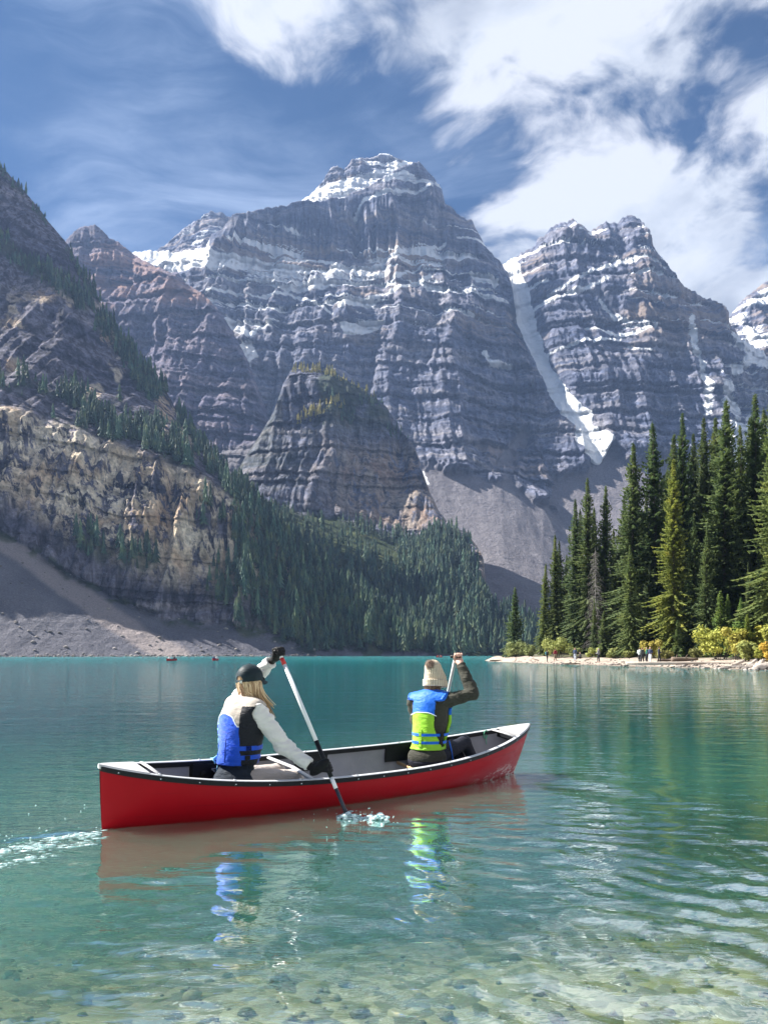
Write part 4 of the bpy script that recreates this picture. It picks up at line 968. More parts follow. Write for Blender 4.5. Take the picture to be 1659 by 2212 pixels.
# ------------------------------------------------------------------ canoe
CL = 2.44
def hull_xyz(xi, s, off=0.0):                           # xi -1 stern .. 1 bow, s 0 keel .. 1 sheer, +lateral side
    xi = np.asarray(xi, float); s = np.asarray(s, float); e = np.abs(xi)
    zs = 0.335+0.195*e**2.6+0.02*xi*e; zk = -0.12+0.09*e**7
    b = 0.425*(1-np.clip(e, 0, 1)**2.3)**0.78+0.010
    p = 2.6-1.3*e**3
    y = b*np.sqrt(np.clip(1-(1-s)**p, 0, 1))*(1+0.04*np.sin(np.pi*s)*(1-e))
    z = zk+(zs-zk)*s
    rake = np.where(xi > 0, 0.17, 0.05)*e**5
    x = xi*CL-np.sign(xi)*rake*(1-s)**1.25*(zs-zk)/0.6
    if off:
        y = np.maximum(y-off, 0.0); z = z+off*(1-s); x = x*(1-off/CL*1.4)
    return np.stack([x, y, z], -1)
def hull_shell(nx, ns, off=0.0, flip=False):
    xi = np.sin(np.linspace(-1, 1, nx)*math.pi/2)*0.55+np.linspace(-1, 1, nx)*0.45
    s = np.linspace(0, 1, ns)**1.7
    S = np.concatenate([-s[::-1], s[1:]])
    XI, SS_ = np.meshgrid(xi, S, indexing='ij')
    P = hull_xyz(XI, np.abs(SS_), off); P[..., 1] *= np.sign(SS_)
    F = quads(nx, len(S)); F = F[:, ::-1] if flip else F
    return P.reshape(-1, 3), F.copy()
m, t = newmat('red_hull')
oc = N(t, 'ShaderNodeTexCoord').outputs['Object']; ox, oy, oz = XYZ(t, oc)
scr = NOISE(t, VMUL(t, oc, (5.0, 5.0, 13.0)), 1.0, 6, 0.72, 0.8)
reg = M(t, 'MULTIPLY', SS(t, ox, 1.1, 1.9), M(t, 'MULTIPLY', SS(t, oz, 0.24, 0.06), SS(t, oz, -0.02, 0.03)))
scf = M(t, 'MULTIPLY', reg, SS(t, scr, 0.49, 0.58, 0.0, 0.95))
rc = MIX(t, NOISE(t, oc, 3.0, 4), (0.30, 0.001, 0.006), (0.37, 0.002, 0.009))
lines = SS(t, NOISE(t, VMUL(t, oc, (0.7, 0.7, 40.0)), 1.0, 2), 0.60, 0.70, 0.0, 0.25)
rc = MIX(t, lines, rc, (0.14, 0.004, 0.010))
sc2 = SS(t, NOISE(t, VMUL(t, oc, (1.6, 1.6, 30.0)), 1.0, 6, 0.75), 0.64, 0.74, 0.0, 0.16)
rc = MIX(t, M(t, 'MULTIPLY', sc2, SS(t, oz, 0.30, 0.02)), rc, (0.45, 0.16, 0.15)); rc = MIX(t, scf, rc, (0.62, 0.50, 0.46))
finish(t, pbsdf(t, rc, SS(t, scr, 0.3, 0.7, 0.34, 0.50), **{'Specular IOR Level': 0.14}).outputs[0]); MAT_RED_HULL = m
MAT_GREY_IN = simple_mat('grey_interior', (0.22, 0.22, 0.25), 0.65, 0.35, 4.0, 0.15, 30)
MAT_BLACKPL = simple_mat('black_plastic', (0.010, 0.011, 0.014), 0.5, 0.3, 8.0, **{'Specular IOR Level': 0.2})
MAT_TRIM = simple_mat('glare_pale_trim', (0.50, 0.51, 0.53), 0.32, 0.06, 6.0)  # pale tone paints glare onto black rails and a dark thwart
MAT_DECK = simple_mat('glare_grey_deck', (0.48, 0.48, 0.49), 0.42, 0.10, 9.0, 0.2, 60)  # light grey stands in for glare on the end decks
MAT_METAL = simple_mat('rivet_metal', (0.75, 0.75, 0.75), 0.25, 0.05, 8, Metallic=1.0)
MAT_WOOD = simple_mat('ash_wood', (0.50, 0.31, 0.15), 0.5, 0.2, 14.0)
HEAD = math.atan2(2.964, 3.667)
canoe = empty('canoe', 'red canoe with black gunwales carrying two paddlers, nearest boat on the lake', 'canoe', (-0.306, 7.677, 0.0), (math.radians(9), 0, HEAD))
V, F = hull_shell(90, 22); hull = mobj('hull', V, F, MAT_RED_HULL, canoe)
V, F = hull_shell(90, 18, 0.016, True); mobj('inner_hull', V, F, MAT_GREY_IN, canoe)
def sheer(xi, side, dy=0.0, dz=0.0):
    p = hull_xyz(xi, 1.0); return Vector((p[0], side*(p[1]+dy), p[2]+dz))
XI = np.concatenate([np.linspace(-1, -0.9, 10)[:-1], np.linspace(-0.9, 0.9, 60), np.linspace(0.9, 1, 10)[1:]])
def rail(prof):
    b = MB()
    for side in (1, -1):
        V = []
        for xi in XI:
            for (dy, dz) in prof: V.append(sheer(xi, side, dy, dz) if dy > -0.005 else Vector((*sheer(xi, side)[:1], side*max(sheer(xi, 1)[1]+dy, 0.001), sheer(xi, 1)[2]+dz)))
        q = quads(len(XI), len(prof), True)
        F = [tuple(f) for f in (q if side > 0 else q[:, ::-1])]; n = len(prof)
        F += [tuple(range(n)), tuple(range(len(V)-n, len(V)))]
        b.add(V, F)
    return b
gun = rail([(0.014, -0.038), (0.016, -0.004), (0.010, 0.002), (-0.030, 0.002), (-0.034, -0.004), (-0.032, -0.040), (-0.018, -0.040), (-0.018, -0.012), (0.004, -0.012), (0.004, -0.038)]).build('gunwale', MAT_BLACKPL, canoe, False)
rail([(0.011, 0.0025), (0.008, 0.007), (-0.026, 0.007), (-0.029, 0.0025)]).build('gunwale_glare_strip', MAT_TRIM, canoe, False)  # light strip laid on the black rail to carry its glare
rv = MB(); import bmesh
bm_ = bmesh.new(); bmesh.ops.create_uvsphere(bm_, u_segments=8, v_segments=5, radius=0.0065); rme = bpy.data.meshes.new('rivet'); bm_.to_mesh(rme); bm_.free(); rme.materials.append(MAT_METAL)
for side in (1, -1):
    for k, xi in enumerate(np.linspace(-0.955, 0.95, 17)):
        p = sheer(xi, side, 0.016, -0.020); obj('rivet', rme, gun, p)
        if k % 2: p = sheer(xi, side, -0.010, 0.010); r_ = obj('rivet', rme, gun, p); r_.scale = (1.6, 1.6, 1.3)
for sgn in (1, -1):                                     # end decks with a carrying slot
    xs_ = np.linspace(0.865, 1.0, 12)*sgn
    top = MB(); V = []
    for xi in xs_:
        w = hull_xyz(xi, 1.0)[1]
        for y, dz in ((w+0.006, 0.004), (w-0.002, 0.0145), (0, 0.017), (-w+0.002, 0.0145), (-w-0.006, 0.004), (-w-0.004, -0.02), (w+0.004, -0.02)):
            p = hull_xyz(xi, 1.0); V.append((p[0]+(0.012*sgn if abs(xi) > .99 else 0), y, p[2]+dz))
    q = quads(12, 7, True); q = q if sgn < 0 else q[:, ::-1]
    top.add(V, [tuple(f) for f in q]+[tuple(range(7)), tuple(range(77, 84))])
    dk_ = top.build('deck_plate', MAT_DECK, canoe, False)
    b = MB(); p = hull_xyz(0.835*sgn, 1.0); b.tube([(p[0], -p[1]+0.004, p[2]+0.006), (p[0], 0, p[2]+0.010), (p[0], p[1]-0.004, p[2]+0.006)], 0.017, 8, ell=0.6); b.build('carry_handle', MAT_DECK, canoe)
    b = MB(); p = hull_xyz(0.862*sgn, 1.0); b.box((p[0], 0, p[2]-0.045), (0.012, 2*p[1]-0.01, 0.07)); b.build('deck_bulkhead', MAT_BLACKPL, canoe, False)
b = MB(); p = sheer(0.80, 1, -0.035, 0.0); b.tube([p+Vector((0.03*math.cos(a), 0.0, 0.045*math.sin(a)-0.03)) for a in np.linspace(0.2, 6.0, 12)], 0.006, 6); b.tube([p+Vector((0, 0, -0.03)), p+Vector((0.0, -0.03, -0.14))], 0.004, 5)
b.build('rope_loop', simple_mat('green_rope', (0.10, 0.38, 0.24), 0.7), canoe)
def wall_panel(name, x0, x1, s0, s1, mat, off, side=1, thick=0.012, n=8):
    b = MB(); V = []
    for o_ in (off, off+thick):
        for x in np.linspace(x0, x1, n):
            for s in np.linspace(s0, s1, 5):
                p = hull_xyz(x/CL, s, o_); V.append((p[0], side*p[1], p[2]))
    n5 = n*5; q = [tuple(f) for f in quads(n, 5)]; F = [tuple(i+n5 for i in f) for f in q]
    rim = [i*5 for i in range(n)]+[(n-1)*5+k for k in range(1, 5)]+[i*5+4 for i in range(n-2, -1, -1)]+[k for k in range(3, 0, -1)]
    F += [(rim[i], rim[(i+1) % len(rim)], rim[(i+1) % len(rim)]+n5, rim[i]+n5) for i in range(len(rim))]
    return b.add(V, F).build(name, mat, canoe, False)
for side in (1, -1):
    for x0, x1 in ((-1.58, -1.12), (-0.42, -0.04), (0.70, 1.16)):
        br_ = wall_panel('seat_bracket', x0, x1, 0.58, 0.955, MAT_BLACKPL, 0.020, side, 0.022)
        if side > 0 and x0 < -1:
            pan = hull_xyz(-1.48/CL, 0.76, 0.050); b = MB(); b.tube([(pan[0], pan[1]+.008, pan[2]), (pan[0], pan[1]-.004, pan[2])], 0.026, 14); b.build('hole_shade_disc', simple_mat('hole_shade_black', (0.004, 0.004, 0.005), 0.8), br_)  # dark disc painted in for the shade inside the hole
            b = MB(); P_ = [hull_xyz(-1.39/CL, .84, .05), hull_xyz(-1.27/CL, .84, .05), hull_xyz(-1.31/CL, .68, .05)]
            for k in range(3): b.tube([P_[k], P_[(k+1) % 3]], 0.007, 5)
            b.build('bracket_rib', MAT_GREY_IN, br_)
for xc, nm in ((-1.30, 'seat'), (0.98, 'seat')):        # webbed wooden seats hung between the brackets
    hb = float(hull_xyz(xc/CL, 0.56, 0.03)[1])-.01; zc_ = 0.155
    fr_ = MB()
    for dx_ in (-0.15, 0.15): fr_.tube([(xc+dx_, -hb, zc_), (xc+dx_, hb, zc_)], 0.019, 8)
    for sy in (-1, 1): fr_.tube([(xc-0.15, sy*hb*.62, zc_), (xc+0.15, sy*hb*.62, zc_)], 0.016, 8)
    fo = fr_.build('seat_frame', MAT_WOOD, canoe)
    wb = MB()
    for k in range(6): wb.box((xc, (k-2.5)*hb*.2, zc_+0.021), (0.33, 0.045, 0.004))
    for k in range(4): wb.box((xc+(k-1.5)*.075, 0, zc_+0.026), (0.045, hb*1.25, 0.004))
    wb.build('webbing', MAT_BLACKPL, fo, False)
b = MB(); P_ = sheer(-0.30, 1, -0.02, -0.012); b.tube([(P_[0], -P_[1], P_[2]), (P_[0]+.03, 0, P_[2]+.01), (P_[0], P_[1], P_[2])], 0.026, 8, ell=0.45); b.build('thwart', MAT_TRIM, canoe)  # pale colour stands in for a highlight on this dark bar

# ------------------------------------------------------------------ signed distance modelling for people
def cap(P, a, b, ra, rb=None):
    a = np.asarray(a, float); b = np.asarray(b, float); rb = ra if rb is None else rb
    d = b-a; t_ = np.clip(((P-a)@d)/max(d@d, 1e-9), 0, 1)
    return np.linalg.norm(P-a-t_[:, None]*d, axis=1)-(ra+(rb-ra)*t_)
def ell(P, c, r):
    q = (P-np.asarray(c, float)); r = np.asarray(r, float)
    k0 = np.linalg.norm(q/r, axis=1); k1 = np.linalg.norm(q/(r*r), axis=1)+1e-9
    return k0*(k0-1)/k1
def smin(a, b, k):
    h = np.clip(0.5+0.5*(b-a)/k, 0, 1); return b+(a-b)*h-k*h*(1-h)
def smax(a, b, k): return -smin(-a, -b, k)
def polygonize(sdf, lo, hi, h):
    lo = np.asarray(lo, float); hi = np.asarray(hi, float); n = np.maximum(((hi-lo)/h).astype(int)+1, 4)
    ax = [lo[i]+h*np.arange(n[i]) for i in range(3)]
    G = np.stack(np.meshgrid(*ax, indexing='ij'), -1).reshape(-1, 3)
    val = np.concatenate([sdf(G[i:i+300000]) for i in range(0, len(G), 300000)]).reshape(n)
    ins = val < 0
    c = [ins[i:n[0]-1+i, j:n[1]-1+j, k:n[2]-1+k] for i in (0, 1) for j in (0, 1) for k in (0, 1)]
    cnt = sum(x.astype(int) for x in c); act = (cnt > 0) & (cnt < 8)
    I = np.argwhere(act); idx = -np.ones(act.shape, int); idx[act] = np.arange(len(I))
    acc = np.zeros((len(I), 3)); num = np.zeros(len(I))
    offs = [(i, j, k) for i in (0, 1) for j in (0, 1) for k in (0, 1)]
    for A_ in offs:
        for d in range(3):
            if A_[d]: continue
            B_ = list(A_); B_[d] = 1
            va = val[I[:, 0]+A_[0], I[:, 1]+A_[1], I[:, 2]+A_[2]]; vb = val[I[:, 0]+B_[0], I[:, 1]+B_[1], I[:, 2]+B_[2]]
            cr = (va < 0) != (vb < 0); t_ = np.where(cr, va/np.where(cr, va-vb, 1), 0)
            p = np.tile(np.array(A_, float), (len(I), 1)); p[:, d] += t_
            acc[cr] += p[cr]; num[cr] += 1
    V = lo+h*(I+acc/num[:, None])
    Fs = []
    for d in range(3):
        a, b = (d+1) % 3, (d+2) % 3
        sl0 = [slice(None)]*3; sl0[d] = slice(0, n[d]-1); sl1 = [slice(None)]*3; sl1[d] = slice(1, n[d])
        s0, s1 = ins[tuple(sl0)], ins[tuple(sl1)]
        E = np.argwhere(s0 != s1); E = E[(E[:, a] > 0) & (E[:, b] > 0) & (E[:, a] < n[a]-1) & (E[:, b] < n[b]-1)]
        if not len(E): continue
        fl = s0[E[:, 0], E[:, 1], E[:, 2]]
        def at(da, db):
            q = E.copy(); q[:, a] += da; q[:, b] += db; return idx[q[:, 0], q[:, 1], q[:, 2]]
        Q = np.stack([at(-1, -1), at(0, -1), at(0, 0), at(-1, 0)], -1)
        Q[~fl] = Q[~fl][:, ::-1]; Fs.append(Q)
    F = np.concatenate(Fs); F = F[(F >= 0).all(1)]
    return V, F
def sub(V, F, mask):
    F2 = F[mask]; u, inv = np.unique(F2, return_inverse=True); return V[u], inv.reshape(F2.shape)
def cloth(name, col, rough=0.85, var=0.10, fine=0.25, sheen=True, scale=9.0):
    m, t = newmat(name); oc = N(t, 'ShaderNodeTexCoord').outputs['Object']
    n = NOISE(t, oc, scale, 5, 0.6)
    c = MIX(t, n, tuple(x*(1-var*2) for x in col), tuple(min(1, x*(1+var)) for x in col))
    hgt = M(t, 'ADD', M(t, 'MULTIPLY', NOISE(t, VMUL(t, oc, (1, 1, 2.2)), 11.0, 5, 0.55, 1.2), 1.6), M(t, 'MULTIPLY', NOISE(t, oc, 190.0, 2), 0.10))
    bn = N(t, 'ShaderNodeBump', {'Height': hgt, 'Strength': fine, 'Distance': 0.03})
    b = pbsdf(t, c, rough, Normal=bn.outputs[0]); b.inputs['Specular IOR Level'].default_value = 0.2
    if sheen: b.inputs['Sheen Weight'].default_value = 0.15 if max(col) > .2 else 0.02
    finish(t, b.outputs[0]); return m
MAT_SKIN = simple_mat('skin', (0.56, 0.33, 0.25), 0.55, 0.08, 12.0)
MAT_BLUE = cloth('blue_nylon', (0.010, 0.085, 0.62), 0.5, 0.10, 0.35)
MAT_BLUE2 = cloth('bright_blue_nylon', (0.008, 0.14, 0.68), 0.5, 0.10, 0.3)
MAT_BEIGE = cloth('beige_nylon', (0.42, 0.375, 0.33), 0.7, 0.05, 0.2)
MAT_BLACKN = cloth('black_nylon', (0.014, 0.017, 0.024), 0.6, 0.25, 0.45)
MAT_NAVY = cloth('dark_navy_jacket', (0.018, 0.028, 0.045), 0.75, 0.25, 0.5)
MAT_WHITEF = cloth('white_fleece', (0.70, 0.69, 0.66), 0.9, 0.05, 0.35)
MAT_TROUS = cloth('beige_trousers', (0.50, 0.44, 0.40), 0.85, 0.08, 0.5)
MAT_LIME = cloth('lime_nylon', (0.30, 0.62, 0.035), 0.55, 0.08, 0.35)
MAT_OLIVE = cloth('dark_olive_jersey', (0.050, 0.050, 0.040), 0.85, 0.18, 0.45)
MAT_LEGG = cloth('dark_leggings', (0.014, 0.016, 0.028), 0.6, 0.2, 0.3)
MAT_GLOVE = cloth('black_glove', (0.012, 0.012, 0.014), 0.55, 0.3, 0.4)
MAT_CAPB = cloth('dark_teal_cap', (0.012, 0.026, 0.034), 0.55, 0.25, 0.2)
MAT_PIPE = cloth('white_piping', (0.72, 0.78, 0.85), 0.7, 0.03, 0.0)
MAT_PALEBLUE = cloth('pale_blue_print', (0.30, 0.66, 0.85), 0.6, 0.03, 0.0)
MAT_WHITEP = simple_mat('white_shaft', (0.74, 0.75, 0.77), 0.3, 0.04, 10.0)
MAT_REDB = simple_mat('red_tape', (0.55, 0.03, 0.03), 0.45, 0.1, 10.0)
MAT_DKBLADE = simple_mat('dark_blade', (0.03, 0.035, 0.05), 0.35, 0.3, 10.0)

class Sitter:
    """Seated paddler; local axes: x = their right, y = the way they face, z = up; origin under the pelvis on the seat."""
    def __init__(s, origin, phi, J):
        s.o = Vector(origin); s.phi = phi; s.rot = phi-math.pi/2
        f = np.array([math.cos(phi), math.sin(phi), 0]); r = np.array([math.sin(phi), -math.cos(phi), 0])
        s.R = np.stack([r, f, [0, 0, 1]])
        s.J = {k: s.loc(v) for k, v in J.items()}
        s.sh = s.J['neck'][2]-0.075
    def loc(s, p): return s.R@(np.asarray(p, float)-np.array(s.o))
    def torso(s, P, o=0.0):
        J = s.J; n = J['neck']
        d = ell(P, (0, -0.01, 0.06), (0.185+o, 0.135+o, 0.13+o))
        d = smin(d, cap(P, (0, 0, 0.10), (n[0]*.5, n[1]*.5, 0.34), 0.125+o, 0.128+o), 0.08)
        d = smin(d, ell(P, (n[0]*.7, n[1]*.7-.005, s.sh-0.17), (0.178+o, 0.125+o, 0.23+o)), 0.06)
        d = smin(d, cap(P, J['sl']*0.86+n*0.14-np.array([0, 0, .015]), J['sr']*0.86+n*0.14-np.array([0, 0, .015]), 0.062+o), 0.07)
        return d
    def neck(s, P, o=0.0): return cap(P, s.J['neck']-np.array([0, 0, .06]), s.J['head']-np.array([0, 0.02, .05]), 0.057+o, 0.055+o)
    def skull(s, P, o=0.0):
        h = s.J['head']
        d = ell(P, h+np.array([0, -.012, .02]), (0.078+o, 0.100+o, 0.105+o))
        d = smin(d, ell(P, h+np.array([0, .030, -.055]), (0.057+o, 0.062+o, 0.075+o)), 0.04)
        return d
    def head(s, P):
        h = s.J['head']; d = s.skull(P)
        d = smin(d, cap(P, h+np.array([0, .088, .005]), h+np.array([0, .113, -.032]), 0.010, 0.016), 0.02)          # nose
        for sx in (-1, 1):
            d = smax(d, -ell(P, h+np.array([sx*.033, .100, .008]), (.020, .014, .012)), 0.012)                      # eye sockets
            d = smin(d, ell(P, h+np.array([sx*.033, .084, .008]), (.013, .013, .010)), 0.004)
            d = smin(d, ell(P, h+np.array([sx*.081, -.005, -.018]), (.011, .022, .033)), 0.008)                     # ears
        d = smin(d, ell(P, h+np.array([0, .090, -.066]), (.026, .010, .007)), 0.006)
        d = smax(d, -ell(P, h+np.array([0, .102, -.0665]), (.022, .010, .0025)), 0.004)
        return d
    def arm(s, P, q, o=0.0):
        a, e, w = s.J['s'+q], s.J['e'+q], s.J['w'+q]
        return smin(cap(P, a, e, 0.056+o, 0.044+o), cap(P, e, w, 0.043+o, 0.029+o), 0.02)
    def leg(s, P, q, o=0.0):
        a, k, w = s.J['h'+q], s.J['k'+q], s.J['f'+q]
        d = smin(cap(P, a, k, 0.088+o, 0.060+o), cap(P, k, w, 0.058+o, 0.040+o), 0.03)
        return d
    def grip(s, P, q, o=0.0):
        g = s.J['g'+q]; w = s.J['w'+q]; ax = s.axis[q]; ax = ax/np.linalg.norm(ax); rad = s.rad[q]
        pd = w-g; pd = pd-ax*(pd@ax); pd /= np.linalg.norm(pd); sd = np.cross(ax, pd)*s.sgn[q]
        kn = g-sd*(rad+.021)-pd*.004                                                   # palm lies on one side of the shaft
        pl = kn*.60+w*.40; wid = np.cross(kn-w, ax); wid /= np.linalg.norm(wid)
        d = ell_or(P, pl, (kn-w)*.60, ax*.046, wid*.021, o)
        d = smin(d, cap(P, w, w*.5+kn*.5, .027+o, .030+o), .02)
        for i, (ln, rf) in enumerate(((.97, .0098), (1.06, .0102), (1.0, .0098), (.86, .0086))):
            of = g+ax*((i-1.5)*.0215); rr_ = rad+rf+.001; pts = []
            for ang in np.array([12, 62, 112, 160, 205])*math.pi/180*ln: pts.append(of+(-sd*math.cos(ang)-pd*math.sin(ang))*rr_*(1.12 if ang < .4 else 1))
            for a_, b_ in zip(pts[:-1], pts[1:]): d = smin(d, cap(P, a_, b_, rf+o, rf*.95+o), .005)
            d = smin(d, cap(P, pl+ax*((i-1.5)*.019), pts[0], .0115+o, .0108+o), .008)
        tb0 = w*.55+kn*.45+ax*.030*s.th[q]
        th = [tb0, g+ax*.050*s.th[q]-sd*.4*(rad+.012)+pd*(rad+.010), g+ax*.046*s.th[q]+sd*(rad+.010)+pd*.006]
        d = smin(d, cap(P, th[0], th[1], .0145+o, .0118+o), .012); d = smin(d, cap(P, th[1], th[2], .0118+o, .009+o), .005)
        return d
    def body(s, P):
        d = smin(s.torso(P), s.neck(P), 0.03); d = smin(d, s.head(P), 0.02)
        for q in 'lr':
            d = smin(d, s.arm(P, q), 0.03); d = smin(d, s.leg(P, q), 0.03); d = smin(d, s.grip(P, q), 0.008)
            d = smin(d, cap(P, s.J['f'+q], s.J['f'+q]+np.array([0, .16, -.03]), .040, .030), .02)
        return d
    def part(s, name, sdf, lo, hi, h, mat, parent):
        V, F = polygonize(sdf, lo, hi, h); return mobj(name, V, F, mat, parent)
def ell_or(P, c, u, v, w, o=0.0):                        # oriented ellipsoid given three half axes
    A_ = [np.asarray(x, float) for x in (u, v, w)]; L_ = [np.linalg.norm(x) for x in A_]
    q = np.stack([(P-c)@(x/l) for x, l in zip(A_, L_)], -1); r = np.array([l+o for l in L_])
    k0 = np.linalg.norm(q/r, axis=1); k1 = np.linalg.norm(q/(r*r), axis=1)+1e-9
    return k0*(k0-1)/k1
def folds(P, amp, sx=9.0, seed=1, stretch=(1, 1, 2.4)):
    return amp*2*(fbm(P[:, 0]*sx*stretch[0], P[:, 1]*sx*stretch[1], P[:, 2]*sx*stretch[2], oct=3, seed=seed, ridge=True)-0.6)

def wv(u, v, Y): return Vector(W(u, v, Y))
# --- stern paddler
pt_top, pt_wat = wv(603, 1407, 7.05), wv(752, 1766, 0)
pt_wat = Vector(W(752, 1766, CAMH*FPX/(1766-HZ)))
shaft1 = lambda f: pt_top.lerp(pt_wat, f)
hand1 = shaft1(0.715)
d_ax = Vector((math.cos(HEAD), math.sin(HEAD), 0)); r_ax = Vector((math.sin(HEAD), -math.cos(HEAD), 0))
o1 = Vector((-1.29, 6.95, 0.165))
phi1 = math.radians(50)
f1 = Vector((math.cos(phi1), math.sin(phi1), 0)); r1 = Vector((math.sin(phi1), -math.cos(phi1), 0))
J1 = dict(neck=o1+f1*.03+Vector((.055, 0, .795)), head=o1+f1*.075+Vector((0.075, 0, .955)),
          sr=o1+r1*.185+f1*.02+Vector((.05, 0, .70)), sl=Vector(W(508, 1524, 7.16)),
          er=Vector(W(612, 1610, 6.86)), wr=Vector(W(670, 1655, 6.80)), gr=hand1,
          el=Vector(W(547, 1470, 7.32)), wl=Vector(W(587, 1427, 7.13)), gl=pt_top,
          hr=o1+r1*.09+Vector((0, 0, .09)), hl=o1-r1*.09+Vector((0, 0, .09)),
          kr=o1+d_ax*.50+r_ax*.17+Vector((0, 0, .085)), kl=o1+d_ax*.50-r_ax*.12+Vector((0, 0, .10)),
          fr=o1+d_ax*.30+r_ax*.14+Vector((0, 0, -.16)), fl=o1+d_ax*.62-r_ax*.12+Vector((0, 0, -.14)))
S1 = Sitter(o1, phi1, J1)
sd_ = S1.R@np.array((pt_wat-pt_top).normalized())
tbar = np.cross(sd_, [0, 1, 0]); tbar /= np.linalg.norm(tbar)
S1.axis = {'r': sd_, 'l': np.cross(sd_, tbar)}; S1.rad = {'r': .019, 'l': .018}; S1.sgn = {'r': 1, 'l': -1}; S1.th = {'r': -1, 'l': 1}
p1_ = empty('person', 'stern paddler in dark cap and blue and beige life vest with long blonde hair', 'person', o1, (0, 0, S1.rot))
S1.part('body', S1.body, (-.45, -.30, -.30), (.75, .85, 1.12), .0105, MAT_SKIN, p1_)
J = S1.J
def cutplane(P, a, b, t0):                               # keep the part of a limb before fraction t0 of a->b
    d = b-a; return ((P-a)@d)/np.linalg.norm(d)-t0*np.linalg.norm(d)
for q in 'rl':
    sl_ = S1.part('sleeve', lambda P: smax(S1.arm(P, q, .030)+folds(P, .016, 7.0, 3 if q == 'r' else 8), cutplane(P, J['e'+q], J['w'+q], .97), .006), np.minimum.reduce([J['s'+q], J['e'+q], J['w'+q]])-.1, np.maximum.reduce([J['s'+q], J['e'+q], J['w'+q]])+.1, .0075, MAT_WHITEF, p1_)
    g0 = J['g'+q]; w0 = J['w'+q]; bk = J['e'+q]*.22+w0*.78
    S1.part('glove', lambda P: smin(S1.grip(P, q, .003), smax(cap(P, bk, w0, .038, .034), -cutplane(P, bk, w0, 0.03), .004), .012), np.minimum(g0, np.minimum(w0, bk))-.12, np.maximum(g0, np.maximum(w0, bk))+.12, .0046, MAT_GLOVE, p1_)
    S1.part('trouser_leg', lambda P: S1.leg(P, q, .016)+folds(P, .005, 7, 5), np.minimum.reduce([J['h'+q], J['k'+q], J['f'+q]])-.13, np.maximum.reduce([J['h'+q], J['k'+q], J['f'+q]])+.13, .010, MAT_TROUS, p1_)
S1.part('jacket', lambda P: smax(smin(S1.torso(P, .017), ell(P, (0, -.01, .07), (.215, .170, .12)), .05)+folds(P, .006, 7, 6), np.abs(P[:, 2]-.36)-.36, .02), (-.33, -.30, -.02), (.33, .32, .80), .010, MAT_NAVY, p1_)
def vest_sdf(S, hem, off, armr, topcut):
    def f(P):
        n = S.J['neck']
        d = S.torso(P, off)+folds(P, .0055, 5.5, 23, (1, 1, 2.0))-.007*np.clip(np.cos((P[:, 2]-.40)*7.5), 0, 1)
        d = smax(d, hem-P[:, 2], .012)
        d = smax(d, P[:, 2]-topcut(P), .012)
        for q in 'lr':
            a = S.J['s'+q]; out = np.array([1 if q == 'r' else -1, 0, 0.0])
            d = smax(d, -cap(P, a+out*.015+np.array([0, 0, -.02]), a+out*.25+np.array([0, 0, -.02]), armr), .012)
        d = smax(d, -cap(P, n+np.array([0, 0.02, -.02]), n+np.array([0, .05, .2]), .066, .09), .01)
        return d
    return f
vs = vest_sdf(S1, .235, .048, .078, lambda P: np.full(len(P), .90))
V, F = polygonize(vs, (-.34, -.34, .16), (.34, .36, .95), .0085)
C = V[F].mean(1)
yk = lambda x: .675-0.03*np.clip((np.abs(x)-.03)/.08, 0, 1)-.075*np.clip((np.abs(x)-.09)/.06, 0, 1)**1.5
back = C[:, 1] < .055
side_ = (np.abs(C[:, 0]) > .166) & (C[:, 2] < .74)
yoke = (C[:, 2] > yk(C[:, 0])) & ~side_
front = ~back & ~side_
vest = empty('life_vest', None, None); vest.parent = p1_
blue = ~yoke & ~side_
for nm, mk, mt in (('back_panel', blue, MAT_BLUE), ('yoke', yoke, MAT_BEIGE), ('side_panel', side_, MAT_BLACKN)):
    v_, f_ = sub(V, F, mk); mobj(nm, v_, f_, mt, vest)
def surf_back(S, sdf, x, z, y0=-.40, eps=0.0):
    ys_ = np.linspace(y0, .1, 400); P = np.stack([np.full(400, x), ys_, np.full(400, z)], -1); v = sdf(P); k = np.argmax(v < eps); return ys_[k] if (v < eps).any() else None
def surf_ring(sdf, z, angs, cx=0, cy=0.0, r0=.42):
    pts = []
    for a in angs:
        rs_ = np.linspace(r0, 0.02, 400); P = np.stack([cx+rs_*np.cos(a), cy+rs_*np.sin(a), np.full(400, z if not callable(z) else z(a))], -1)
        v = sdf(P); k = np.argmax(v < 0.002); pts.append(P[k])
    return pts
b = MB(); pp = []
for x in np.linspace(-.166, .166, 28):
    z = float(yk(np.array(x))); y = surf_back(S1, vs, x, z)
    if y is not None: pp.append((x, y-.001, z))
b.tube(pp, .0055, 6); b.build('piping', MAT_PIPE, vest)
def strap(S, sdf, z, a0, a1, mat, parent, w=.017, th=.005, n=34):
    pts = surf_ring(sdf, z, np.linspace(a0, a1, n)); V = []
    for i, p in enumerate(pts):
        t_ = np.array(pts[min(i+1, n-1)])-np.array(pts[max(i-1, 0)]); nn = np.array([t_[1], -t_[0], 0]); nn /= np.linalg.norm(nn)+1e-9
        for dz, o_ in ((-w, 0), (-w, th), (w, th), (w, 0)): V.append(np.array(p)+nn*(o_-.001)+np.array([0, 0, dz]))
    F = [tuple(q) for q in quads(n, 4, True)]+[(0, 1, 2, 3), (4*n-4, 4*n-3, 4*n-2, 4*n-1)]
    return mobj('strap', V, F, mat, parent, False)
for zz_ in (.305, .385):
    strap(S1, vs, zz_, -1.02, .9, MAT_BLUE, vest, .019)
    strap(S1, vs, zz_, -2.12, -4.0, MAT_BLUE, vest, .019)
